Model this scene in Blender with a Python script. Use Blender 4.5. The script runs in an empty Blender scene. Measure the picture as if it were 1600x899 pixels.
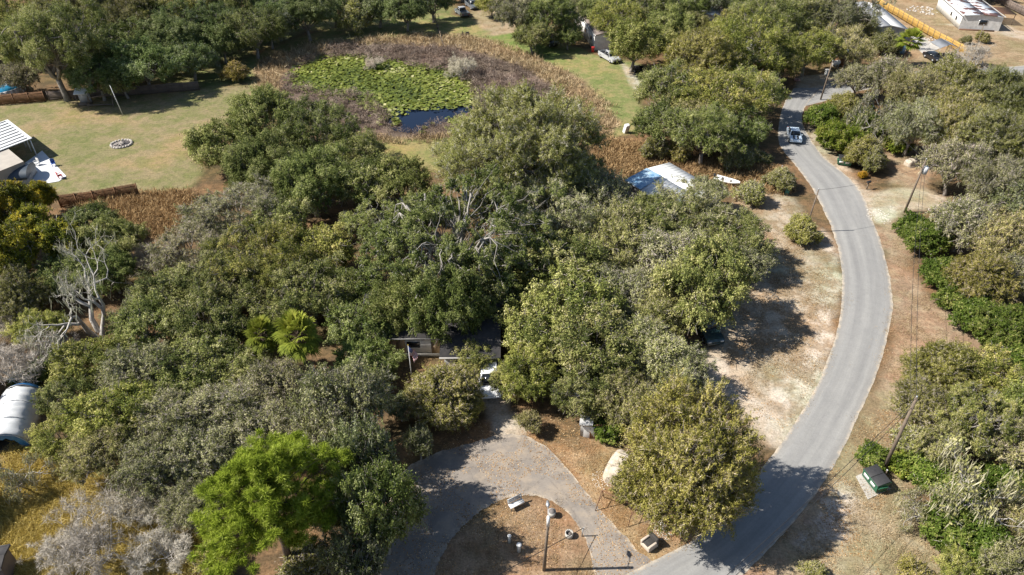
import bpy, bmesh, math, random
import numpy as np
from mathutils import Vector, Matrix, Quaternion
R_ = math.radians
scene = bpy.context.scene
COL = scene.collection
random.seed(7)

# ------------------------------------------------------------------ camera, sky, sun, exposure
CAM_H, PITCH, FPX = 46.0, R_(36.3), 1101.0
cam = bpy.data.cameras.new('camera'); cam_o = bpy.data.objects.new('camera', cam); COL.objects.link(cam_o)
cam_o.location = (0, 0, CAM_H); cam_o.rotation_euler = (R_(90) - PITCH, 0, 0)
cam.sensor_width = 36; cam.lens = FPX / 1600 * 36; cam.clip_start = .5; cam.clip_end = 6000
scene.camera = cam_o

SUN_EL, SUN_DIR = R_(45), Vector((1.0, 0.03, -1.0)).normalized()
world = bpy.data.worlds.new('World'); scene.world = world; world.use_nodes = True
wn = world.node_tree; bg = wn.nodes['Background']
sky = wn.nodes.new('ShaderNodeTexSky'); sky.sky_type = 'NISHITA'; sky.sun_disc = False
sky.sun_elevation = SUN_EL; sky.sun_rotation = R_(270); sky.air_density = 1.0; sky.dust_density = .6; sky.ozone_density = 1.2
wn.links.new(sky.outputs[0], bg.inputs[0]); bg.inputs[1].default_value = 0.068
sl = bpy.data.lights.new('sun', 'SUN'); sl.energy = 5.0; sl.angle = R_(.53); sl.color = (1.0, .945, .86)
so = bpy.data.objects.new('sun', sl); COL.objects.link(so); so.location = (-80, 0, 90)
so.rotation_euler = SUN_DIR.to_track_quat('-Z', 'Y').to_euler()
scene.view_settings.view_transform = 'Standard'; scene.view_settings.look = 'None'
scene.view_settings.exposure = 0.85; scene.view_settings.gamma = 1
scene.render.engine = 'CYCLES'
cy = scene.cycles
cy.max_bounces = 5; cy.diffuse_bounces = 2; cy.glossy_bounces = 2; cy.transmission_bounces = 3; cy.transparent_max_bounces = 4
cy.caustics_reflective = False; cy.caustics_refractive = False

# ------------------------------------------------------------------ pixel of the 1600 px photograph -> point on the plane z
SP, CP = math.sin(PITCH), math.cos(PITCH)
def at(px, py, z=0.0):
    x = (px - 800) / FPX; y = -(py - 449.5) / FPX
    d = Vector((x, y * SP + CP, y * CP - SP)); t = (z - CAM_H) / d.z
    return Vector((0, 0, CAM_H)) + d * t
def ppm(px, py, z=0.0):
    y = -(py - 449.5) / FPX
    return FPX / ((z - CAM_H) / (y * CP - SP))
def ats(pts, z=0.0): return [at(x, y, z) for x, y in pts]

# ------------------------------------------------------------------ tagging
def tag(o, label=None, cat=None, group=None, kind=None):
    if label: o['label'] = label
    if cat: o['category'] = cat
    if group: o['group'] = group
    if kind: o['kind'] = kind
    return o
def thing(name, label, cat, loc=(0, 0, 0), rz=0.0, group=None):
    o = bpy.data.objects.new(name, None); COL.objects.link(o)
    o.location = loc; o.rotation_euler = (0, 0, rz); o.empty_display_size = .5
    return tag(o, label, cat, group)
def copy_tree(root, loc, rz=0.0, sc=1.0):
    r = root.copy(); COL.objects.link(r); r.location = loc; r.rotation_euler = (0, 0, rz); r.scale = (sc, sc, sc)
    for ch in list(root.children):
        c = ch.copy(); COL.objects.link(c); c.parent = r
        for g in list(ch.children):
            d = g.copy(); COL.objects.link(d); d.parent = c
    return r

# ------------------------------------------------------------------ fast mesh builder
class G:
    def __init__(s): s.V = []; s.L = []; s.S = []; s.T = []; s.M = []; s.n = 0
    def add(s, V, F, t=.5, m=0):
        V = np.asarray(V, float).reshape(-1, 3); F = np.asarray(F, int)
        if len(F) == 0: return
        s.V.append(V); s.L.append((F + s.n).ravel()); s.S.append(np.full(len(F), F.shape[1]))
        s.T.append(np.broadcast_to(np.asarray(t, float), (len(F),)).copy()); s.M.append(np.full(len(F), m)); s.n += len(V)
    def mesh(s, name, mats, smooth=False):
        me = bpy.data.meshes.new(name)
        V = np.concatenate(s.V).astype(np.float32); L = np.concatenate(s.L).astype(np.int32)
        S = np.concatenate(s.S).astype(np.int32); T = np.concatenate(s.T).astype(np.float32); M = np.concatenate(s.M).astype(np.int32)
        me.vertices.add(len(V)); me.vertices.foreach_set('co', V.ravel())
        me.loops.add(len(L)); me.loops.foreach_set('vertex_index', L)
        me.polygons.add(len(S)); st = np.zeros(len(S), np.int32); st[1:] = np.cumsum(S)[:-1]
        me.polygons.foreach_set('loop_start', st); me.polygons.foreach_set('loop_total', S)
        for m in mats: me.materials.append(m)
        me.polygons.foreach_set('material_index', M)
        if smooth: me.polygons.foreach_set('use_smooth', np.ones(len(S), bool))
        a = me.attributes.new('tint', 'FLOAT', 'FACE'); a.data.foreach_set('value', T)
        me.update(calc_edges=True); return me
    def obj(s, name, mats, parent=None, smooth=False):
        if not isinstance(mats, (list, tuple)): mats = [mats]
        o = bpy.data.objects.new(name, s.mesh(name, mats, smooth)); COL.objects.link(o)
        if parent is not None: o.parent = parent
        return o
    # ---- simple solids
    def box(s, c, size, rz=0.0, m=0, t=.5, taper=1.0, rx=0.0):
        x, y, z = (v / 2 for v in size)
        P = np.array([[-x, -y, -z], [x, -y, -z], [x, y, -z], [-x, y, -z], [-x*taper, -y*taper, z], [x*taper, -y*taper, z], [x*taper, y*taper, z], [-x*taper, y*taper, z]])
        if rx: a, b = math.cos(rx), math.sin(rx); P = np.stack([P[:, 0], P[:, 1]*a - P[:, 2]*b, P[:, 1]*b + P[:, 2]*a], 1)
        a, b = math.cos(rz), math.sin(rz)
        P = np.stack([P[:, 0]*a - P[:, 1]*b, P[:, 0]*b + P[:, 1]*a, P[:, 2]], 1) + np.array(c)
        s.add(P, [[0, 3, 2, 1], [4, 5, 6, 7], [0, 1, 5, 4], [1, 2, 6, 5], [2, 3, 7, 6], [3, 0, 4, 7]], t, m)
    def tube(s, pts, rad, sides=6, m=0, t=.5, cap=True):
        P = np.asarray(pts, float); n = len(P); rad = np.broadcast_to(np.asarray(rad, float), (n,))
        T = np.gradient(P, axis=0); T /= np.linalg.norm(T, axis=1)[:, None] + 1e-9
        ref = np.array([1., 0, 0]) if abs(T[:, 0].mean()) < .6 else np.array([0, 1., 0])
        A = np.cross(T, ref); A /= np.linalg.norm(A, axis=1)[:, None] + 1e-9; B = np.cross(T, A)
        th = np.arange(sides) * 2 * math.pi / sides
        V = P[:, None] + rad[:, None, None] * (np.cos(th)[None, :, None] * A[:, None] + np.sin(th)[None, :, None] * B[:, None])
        i = np.arange(n - 1)[:, None] * sides; j = np.arange(sides)[None]; k = (j + 1) % sides
        F = np.stack([i + j, i + k, i + sides + k, i + sides + j], -1).reshape(-1, 4)
        n0 = s.n; s.add(V.reshape(-1, 3), F, t, m)
        if cap and sides > 3:
            c = np.arange(sides); s.V.append(np.zeros((0, 3)))
            for f in (c[::-1] + n0, c + n0 + (n - 1) * sides):
                s.L.append(f); s.S.append(np.array([sides])); s.T.append(np.array([t if np.isscalar(t) else .5])); s.M.append(np.array([m]))
    def cyl(s, c, r, h, sides=16, m=0, t=.5, r2=None):
        s.tube([c, (c[0], c[1], c[2] + h)], [r, r if r2 is None else r2], sides, m, t)
    def poly(s, pts, z0, z1, m=0, t=.5):        # vertical prism over a flat outline
        n = len(pts); V = [(p[0], p[1], z0) for p in pts] + [(p[0], p[1], z1) for p in pts]
        s.add(V, [[i, (i + 1) % n, n + (i + 1) % n, n + i] for i in range(n)], t, m)
        s.add(V, [list(range(n, 2*n))], t, m); s.add(V, [list(range(n))[::-1]], t, m)
    def prism_y(s, prof, y0, y1, m=0, t=.5):    # profile in x,z pulled along y
        n = len(prof); V = [(p[0], y0, p[1]) for p in prof] + [(p[0], y1, p[1]) for p in prof]
        s.add(V, [[i, n + i, n + (i + 1) % n, (i + 1) % n] for i in range(n)], t, m)
        s.add(V, [list(range(n))], t, m); s.add(V, [list(range(n, 2*n))[::-1]], t, m)
def bevel(o, w=.02, seg=2):
    md = o.modifiers.new('bevel', 'BEVEL'); md.width = w; md.segments = seg; md.limit_method = 'ANGLE'; return o

# ------------------------------------------------------------------ materials
def nmat(name):
    m = bpy.data.materials.new(name); m.use_nodes = True; nt = m.node_tree
    return m, nt, nt.nodes['Principled BSDF'], nt.nodes['Material Output']
def ramp(nt, stops, src=None, interp='LINEAR'):
    r = nt.nodes.new('ShaderNodeValToRGB'); e = r.color_ramp.elements; r.color_ramp.interpolation = interp
    while len(e) < len(stops): e.new(.5)
    for k, (p, c) in enumerate(stops): e[k].position = p; e[k].color = (*c, 1) if len(c) == 3 else c
    if src is not None: nt.links.new(src, r.inputs[0])
    return r
def noise(nt, scale, detail=4, rough=.6, coord='Object', src=None):
    n = nt.nodes.new('ShaderNodeTexNoise'); n.inputs['Scale'].default_value = scale; n.inputs['Detail'].default_value = detail
    n.inputs['Roughness'].default_value = rough
    if src is None:
        tc = nt.nodes.new('ShaderNodeTexCoord'); src = tc.outputs[coord]
    nt.links.new(src, n.inputs['Vector']); return n
def mix(nt, a, b, fac, mode='MIX'):
    m = nt.nodes.new('ShaderNodeMix'); m.data_type = 'RGBA'; m.blend_type = mode
    for v, i in ((fac, 0), (a, 6), (b, 7)):
        if isinstance(v, (int, float)): m.inputs[i].default_value = v
        elif isinstance(v, tuple): m.inputs[i].default_value = (*v, 1)
        else: nt.links.new(v, m.inputs[i])
    return m.outputs[2]
def simple(name, c1, c2=None, scale=3.0, rough=.7, metal=0.0, bump=0.0, spec=.4, lo=.35, hi=.7):
    m, nt, b, out = nmat(name); c2 = c2 or tuple(v * .78 for v in c1)
    n = noise(nt, scale); r = ramp(nt, [(lo, c1), (hi, c2)], n.outputs[0])
    nt.links.new(r.outputs[0], b.inputs['Base Color'])
    b.inputs['Roughness'].default_value = rough; b.inputs['Metallic'].default_value = metal; b.inputs['Specular IOR Level'].default_value = spec
    if bump:
        bp = nt.nodes.new('ShaderNodeBump'); bp.inputs['Strength'].default_value = bump; bp.inputs['Distance'].default_value = .03
        nt.links.new(n.outputs[0], bp.inputs['Height']); nt.links.new(bp.outputs[0], b.inputs['Normal'])
    return m
def leafmat(name, stops, trans=.30, rough=.65, spec=.10, var=.13):
    m, nt, b, out = nmat(name)
    at_ = nt.nodes.new('ShaderNodeAttribute'); at_.attribute_name = 'tint'
    r = ramp(nt, stops, at_.outputs['Fac'])
    oi = nt.nodes.new('ShaderNodeObjectInfo')
    c = mix(nt, r.outputs[0], oi.outputs['Color'], 1.0, 'MULTIPLY')
    mr = nt.nodes.new('ShaderNodeMapRange'); mr.inputs['To Min'].default_value = 1.22 - var; mr.inputs['To Max'].default_value = 1.22 + var
    nt.links.new(oi.outputs['Random'], mr.inputs['Value'])
    hs = nt.nodes.new('ShaderNodeHueSaturation'); nt.links.new(c, hs.inputs['Color']); nt.links.new(mr.outputs[0], hs.inputs['Value']); hs.inputs['Saturation'].default_value = 1.10
    nt.links.new(hs.outputs[0], b.inputs['Base Color'])
    b.inputs['Roughness'].default_value = rough; b.inputs['Specular IOR Level'].default_value = spec
    tr = nt.nodes.new('ShaderNodeBsdfTranslucent'); nt.links.new(hs.outputs[0], tr.inputs[0])
    mx = nt.nodes.new('ShaderNodeMixShader'); mx.inputs[0].default_value = trans
    nt.links.new(b.outputs[0], mx.inputs[1]); nt.links.new(tr.outputs[0], mx.inputs[2]); nt.links.new(mx.outputs[0], out.inputs[0])
    return m
M = {}
# ------------------------------------------------------------------ ground: one sheet, ground-cover zones stored per vertex
def vnoise(X, Y, scale, seed, octv=3):
    rng = np.random.default_rng(seed); tot = np.zeros_like(X); amp = 1.0; s = 0
    for o in range(octv):
        n = 256; g = rng.random((n, n)); x = X / scale * 2**o; y = Y / scale * 2**o
        xi = np.floor(x).astype(int); yi = np.floor(y).astype(int); fx = x - xi; fy = y - yi
        fx = fx*fx*(3 - 2*fx); fy = fy*fy*(3 - 2*fy)
        a = g[xi % n, yi % n]; b = g[(xi+1) % n, yi % n]; c = g[xi % n, (yi+1) % n]; d = g[(xi+1) % n, (yi+1) % n]
        tot += amp * ((a*(1-fx)+b*fx)*(1-fy) + (c*(1-fx)+d*fx)*fy); s += amp; amp *= .55
    return tot / s - .5
def sdist(X, Y, poly):                       # signed distance to a polygon, inside > 0
    P = np.array([(p[0], p[1]) for p in poly]); D = np.full(X.shape, 1e9); ins = np.zeros(X.shape, bool)
    for i in range(len(P)):
        a, b = P[i], P[(i+1) % len(P)]; e = b - a
        t = np.clip(((X-a[0])*e[0] + (Y-a[1])*e[1]) / (e @ e + 1e-9), 0, 1)
        D = np.minimum(D, np.hypot(X - a[0] - t*e[0], Y - a[1] - t*e[1]))
        c = ((a[1] > Y) != (b[1] > Y)) & (X < (b[0]-a[0]) * (Y-a[1]) / (b[1]-a[1] + 1e-12) + a[0]); ins ^= c
    return np.where(ins, D, -D)

PX_POND = [(452, 116), (482, 94), (520, 87), (575, 89), (640, 101), (700, 111), (733, 127), (748, 150), (746, 172), (715, 188), (690, 197), (648, 210), (612, 204), (596, 186), (575, 168), (556, 156), (500, 146), (468, 134)]
PX_RING = [(398, 112), (415, 90), (460, 76), (520, 66), (600, 58), (690, 54), (755, 62), (830, 86), (895, 122), (945, 160), (968, 192), (950, 212), (900, 215), (820, 205), (720, 222), (600, 226), (540, 215), (440, 180), (400, 145)]
PX_BRUSH = [(436, 128), (455, 105), (520, 76), (600, 70), (700, 76), (770, 90), (830, 115), (872, 148), (850, 165), (770, 172), (740, 205), (640, 215), (570, 210), (520, 190), (445, 160)]
PX_WEED_L = [(120, 316), (200, 306), (295, 298), (300, 330), (265, 372), (225, 368), (160, 345), (110, 335)]
PX_WEED_R = [(930, 214), (1000, 228), (1110, 246), (1205, 262), (1240, 285), (1235, 305), (1170, 300), (1110, 285), (1050, 252), (975, 278), (930, 262)]
PX_TALLGRASS = [(10, 720), (60, 690), (140, 700), (175, 760), (240, 800), (330, 830), (330, 915), (-40, 930), (-40, 760)]
PX_LAWN_L = [(-60, 168), (150, 152), (310, 140), (400, 132), (440, 165), (350, 200), (305, 240), (300, 298), (215, 306), (60, 312), (-80, 300)]
Z = [  # polygon (pixels), colour A, colour B, edge noise m, edge softness m
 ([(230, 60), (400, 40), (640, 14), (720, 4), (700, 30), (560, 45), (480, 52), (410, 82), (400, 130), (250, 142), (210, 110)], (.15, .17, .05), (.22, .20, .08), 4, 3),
 (PX_LAWN_L, (.285, .225, .115), (.215, .20, .075), 2.5, 2),
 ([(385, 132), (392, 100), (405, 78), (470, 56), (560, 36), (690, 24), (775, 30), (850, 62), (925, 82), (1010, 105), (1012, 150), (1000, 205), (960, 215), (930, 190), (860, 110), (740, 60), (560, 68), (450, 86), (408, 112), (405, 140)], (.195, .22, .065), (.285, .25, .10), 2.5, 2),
 ([(760, 62), (800, 50), (850, 70), (880, 95), (840, 100), (800, 84)], (.16, .23, .045), (.22, .24, .07), 2, 2.5),
 (PX_RING, (.33, .235, .125), (.25, .17, .095), 2.5, 1.2),
 (PX_BRUSH, (.15, .105, .085), (.21, .15, .11), 2.5, 1.5),
 ([(560, 222), (720, 215), (730, 262), (640, 268), (580, 250)], (.29, .24, .09), (.22, .22, .065), 2, 1.5),
 (PX_WEED_R, (.27, .155, .09), (.21, .12, .095), 2, 1.5),
 (PX_WEED_L, (.36, .20, .085), (.27, .14, .065), 2, 1.5),
 ([(1095, 500), (1150, 300), (1180, 290), (1245, 300), (1300, 390), (1318, 440), (1312, 500), (1290, 575), (1230, 690), (1160, 690), (1110, 600)], (.31, .225, .135), (.45, .375, .275), 2.5, 2),
 ([(1282, 350), (1315, 400), (1320, 440), (1318, 490), (1300, 545), (1265, 628), (1225, 690), (1200, 650), (1215, 600), (1255, 540), (1262, 480), (1288, 420)], (.38, .295, .205), (.60, .525, .43), 2.2, 1.8),
 ([(1105, 560), (1125, 560), (1160, 600), (1200, 640), (1235, 672), (1215, 700), (1180, 665), (1140, 625), (1108, 590)], (.54, .47, .38), (.46, .38, .28), .9, .8),
 ([(1140, 270), (1200, 290), (1215, 330), (1180, 345), (1140, 330)], (.40, .31, .20), (.30, .20, .11), 1.5, 1.5),
 ([(1250, 240), (1262, 262), (1300, 340), (1328, 430), (1420, 350), (1400, 310), (1340, 285), (1300, 230), (1270, 190)], (.31, .225, .14), (.46, .38, .285), 1.5, 1.2),
 ([(1360, 345), (1420, 330), (1420, 420), (1440, 470), (1510, 490), (1550, 540), (1440, 570), (1400, 640), (1440, 720), (1400, 770), (1440, 840), (1500, 920), (1100, 960), (1200, 860), (1300, 740), (1370, 600), (1394, 470), (1380, 380)], (.30, .20, .125), (.365, .275, .175), 2, 1.5),
 ([(1290, 790), (1320, 760), (1345, 790), (1350, 840), (1310, 850), (1270, 870), (1240, 850)], (.56, .48, .40), (.36, .28, .18), 1.2, 1.2),
 ([(1345, 792), (1420, 790), (1470, 840), (1480, 899), (1300, 930), (1200, 930), (1240, 870), (1320, 850)], (.32, .25, .145), (.40, .32, .21), 1.5, 1.5),
 ([(1340, 305), (1385, 292), (1440, 290), (1490, 310), (1480, 330), (1420, 332), (1385, 352), (1365, 345)], (.49, .40, .30), (.40, .30, .20), 1.2, 1.2),
 ([(1355, 325), (1400, 318), (1405, 340), (1372, 348)], (.62, .56, .47), (.5, .43, .34), .8, .6),
 ([(1380, 240), (1430, 230), (1480, 260), (1450, 300), (1385, 290)], (.30, .20, .12), (.36, .27, .17), 1.5, 1.5),
 ([(650, 915), (690, 860), (735, 810), (800, 774), (850, 776), (900, 815), (930, 880), (940, 930)], (.285, .175, .095), (.35, .235, .14), 1, .8),
 ([(850, 690), (940, 690), (1010, 760), (1090, 840), (1015, 875), (960, 815), (900, 745)], (.33, .185, .085), (.39, .26, .14), 1, .8),
 ([(620, 690), (760, 650), (830, 660), (860, 700), (800, 680), (700, 705), (620, 740)], (.30, .165, .07), (.2, .12, .06), 1, .8),
 ([(690, 595), (760, 585), (800, 600), (800, 640), (835, 668), (815, 690), (775, 690), (755, 640), (700, 612)], (.50, .43, .34), (.42, .34, .25), .8, .7),
 ([(1330, -20), (1700, -20), (1700, 130), (1550, 140), (1430, 120), (1420, 90), (1350, 60)], (.36, .26, .15), (.29, .20, .11), 3, 2),
 ([(1470, 38), (1600, 60), (1640, 80), (1640, 66), (1570, 40), (1540, 36)], (.46, .38, .29), (.38, .3, .2), 1.5, 1.5),
 ([(1245, 120), (1320, 112), (1330, 130), (1290, 145), (1240, 150)], (.45, .39, .31), (.38, .31, .22), 1.5, 1),
 ([(968, 95), (990, 112), (1006, 145), (992, 140), (975, 112)], (.52, .46, .38), (.4, .33, .22), 1, 1),
 ([(735, 12), (800, 12), (810, 50), (770, 55), (742, 30)], (.38, .29, .18), (.3, .22, .12), 2, 2),
 (PX_TALLGRASS, (.34, .245, .085), (.27, .18, .07), 2, 1.5),
]
def axis(lo, hi, fine0, fine1, step):
    a = list(np.arange(fine0, fine1 + 1e-6, step)); v = fine1; d = step
    while v < hi: d *= 1.5; v += d; a.append(min(v, hi))
    v = fine0; d = step; pre = []
    while v > lo: d *= 1.5; v -= d; pre.append(max(v, lo))
    return np.array(pre[::-1] + a)
gx = axis(-2500, 2500, -140, 150, .5); gy = axis(-400, 3200, 16, 200, .5)
GX, GY = np.meshgrid(gx, gy)
wn_ = vnoise(GX, GY, 9.0, 3, 4)
CA = np.zeros(GX.shape + (3,)); CB = np.zeros(GX.shape + (3,)); CA[:] = (.215, .13, .062); CB[:] = (.13, .088, .045)
big = vnoise(GX, GY, 14, 5, 4)[..., None]
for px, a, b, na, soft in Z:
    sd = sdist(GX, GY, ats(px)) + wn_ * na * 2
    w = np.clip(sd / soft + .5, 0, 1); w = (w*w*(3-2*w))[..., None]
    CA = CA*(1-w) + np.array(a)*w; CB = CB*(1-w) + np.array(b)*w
pond = ats(PX_POND)
sdp = sdist(GX, GY, pond) + wn_ * 2
GZ = -np.clip(sdp / 3, 0, 1) * .9
fade = np.clip((np.hypot(GX, GY - 100) - 400) / 600, 0, 1)[..., None]
for _a in (CA, CB): _l = _a @ np.array([.3, .6, .1]); _a[:] = .84*(_a*.88 + _l[..., None]*.12)
CA = CA*(1-fade) + np.array((.09, .09, .045))*fade; CB = CB*(1-fade) + np.array((.06, .065, .03))*fade
ny, nx = GX.shape
idx = np.arange(ny*nx).reshape(ny, nx)
g = G(); g.add(np.stack([GX, GY, GZ], -1).reshape(-1, 3), np.stack([idx[:-1, :-1], idx[:-1, 1:], idx[1:, 1:], idx[1:, :-1]], -1).reshape(-1, 4))
m, nt, b, out = nmat('ground_cover')
aA = nt.nodes.new('ShaderNodeAttribute'); aA.attribute_name = 'cover_a'; aB = nt.nodes.new('ShaderNodeAttribute'); aB.attribute_name = 'cover_b'
geo = nt.nodes.new('ShaderNodeNewGeometry'); pos = geo.outputs['Position']
n1 = noise(nt, .42, 7, .68, src=pos); n2 = noise(nt, 5.5, 5, .7, src=pos); n3 = noise(nt, 1.7, 4, .7, src=pos)
f1 = ramp(nt, [(.45, (0, 0, 0)), (.56, (1, 1, 1))], n1.outputs[0])
c = mix(nt, aA.outputs['Color'], aB.outputs['Color'], f1.outputs[0])
f2 = ramp(nt, [(.3, (.60, .58, .56)), (.5, (1, 1, 1)), (.72, (1.32, 1.3, 1.28))], n2.outputs[0]); c = mix(nt, c, f2.outputs[0], 1.0, 'MULTIPLY')
f3 = ramp(nt, [(.32, (.72, .74, .72)), (.5, (1, 1, 1)), (.68, (1.18, 1.15, 1.1))], n3.outputs[0]); c = mix(nt, c, f3.outputs[0], 1.0, 'MULTIPLY')
n4 = noise(nt, .085, 4, .6, src=pos); f4b = ramp(nt, [(.36, (.80, .90, .78)), (.5, (1, 1, 1)), (.64, (1.16, 1.06, 1.0))], n4.outputs[0]); c = mix(nt, c, f4b.outputs[0], 1.0, 'MULTIPLY')
vo = nt.nodes.new('ShaderNodeTexVoronoi'); vo.inputs['Scale'].default_value = 2.6; nt.links.new(pos, vo.inputs['Vector'])
f4 = ramp(nt, [(.0, (1, 1, 1)), (.10, (1, 1, 1)), (.14, (0, 0, 0))], vo.outputs['Distance'])
n5 = noise(nt, .6, 3, .6, src=pos); f5 = ramp(nt, [(.5, (0, 0, 0)), (.62, (.55, .55, .55))], n5.outputs[0])
sp = mix(nt, f4.outputs[0], f5.outputs[0], 1.0, 'MULTIPLY'); c = mix(nt, c, (.55, .47, .37), sp)
nt.links.new(c, b.inputs['Base Color']); b.inputs['Roughness'].default_value = .95; b.inputs['Specular IOR Level'].default_value = .1
bp = nt.nodes.new('ShaderNodeBump'); bp.inputs['Strength'].default_value = .6; bp.inputs['Distance'].default_value = .08
nt.links.new(n2.outputs[0], bp.inputs['Height']); nt.links.new(bp.outputs[0], b.inputs['Normal'])
ground = g.obj('ground', m, smooth=True); tag(ground, 'sandy tan and grassy ground under the whole neighbourhood', 'ground', kind='structure')
for nme, arr in (('cover_a', CA), ('cover_b', CB)):
    at_ = ground.data.attributes.new(nme, 'FLOAT_COLOR', 'POINT')
    at_.data.foreach_set('color', np.concatenate([arr, np.ones(arr.shape[:2] + (1,))], -1).astype(np.float32).ravel())

# ------------------------------------------------------------------ pond water
g = G(); wp = ats(PX_POND); cx, cyy = sum(p.x for p in wp)/len(wp), sum(p.y for p in wp)/len(wp)
ring = [(cx + (p.x-cx)*1.06, cyy + (p.y-cyy)*1.06, -.22) for p in wp]; g.add(ring, [list(range(len(ring)))])
m, nt, b, out = nmat('pond_water'); b.inputs['Base Color'].default_value = (.004, .008, .022, 1); b.inputs['Roughness'].default_value = .06
nn = noise(nt, 2.2, 3); bp = nt.nodes.new('ShaderNodeBump'); bp.inputs['Strength'].default_value = .08; nt.links.new(nn.outputs[0], bp.inputs['Height']); nt.links.new(bp.outputs[0], b.inputs['Normal'])
tag(g.obj('pond_water', m), 'dark blue open water of the lily pond', 'water', kind='structure')

# ------------------------------------------------------------------ roads
def smooth(pts, n):
    P = np.array([(p[0], p[1]) for p in pts]); P = np.vstack([2*P[0]-P[1], P, 2*P[-1]-P[-2]]); out = []
    for i in range(1, len(P)-2):
        for t in np.linspace(0, 1, 12, endpoint=False):
            a, b_, c_, d = P[i-1], P[i], P[i+1], P[i+2]
            out.append(.5*((2*b_) + (-a+c_)*t + (2*a-5*b_+4*c_-d)*t*t + (-a+3*b_-3*c_+d)*t**3))
    out.append(P[-2]); out = np.array(out); L = np.r_[0, np.cumsum(np.hypot(*np.diff(out, axis=0).T))]
    s = np.linspace(0, L[-1], n); return np.stack([np.interp(s, L, out[:, 0]), np.interp(s, L, out[:, 1])], 1)
def strip(name, le, re, z, mat, label, n=260, rag=.055, seed=1, camber=0.0):
    A = smooth(ats(le), n); B = smooth(ats(re), n); rng = np.random.default_rng(seed)
    def jit(): j = rng.normal(0, 1, n); return np.convolve(j, np.ones(3)/3, 'same') * rag + np.convolve(rng.normal(0, 1, n), np.ones(15)/15, 'same') * rag * 2
    D = B - A; D /= np.linalg.norm(D, axis=1)[:, None]
    A = A + D*jit()[:, None]; B = B + D*jit()[:, None]
    us = np.linspace(0, 1, 9); V = A[:, None]*(1-us[None, :, None]) + B[:, None]*us[None, :, None]
    crown = camber * (1 - (2*us-1)**2)
    V = np.concatenate([V, np.broadcast_to(z + crown[None, :, None], (n, 9, 1))], -1)
    i = np.arange(n*9).reshape(n, 9)
    g = G(); g.add(V.reshape(-1, 3), np.stack([i[:-1, :-1], i[:-1, 1:], i[1:, 1:], i[1:, :-1]], -1).reshape(-1, 4))
    o = g.obj(name, mat, smooth=True); tag(o, label, 'road', kind='structure')
    ln = np.r_[0, np.cumsum(np.hypot(*np.diff((A + B)/2, axis=0).T))]; al = o.data.attributes.new('along', 'FLOAT', 'POINT'); al.data.foreach_set('value', np.repeat(ln, 9).astype(np.float32))
    a = o.data.attributes.new('across', 'FLOAT', 'POINT'); a.data.foreach_set('value', np.broadcast_to(us[None], (n, 9)).astype(np.float32).ravel())
    return o
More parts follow.
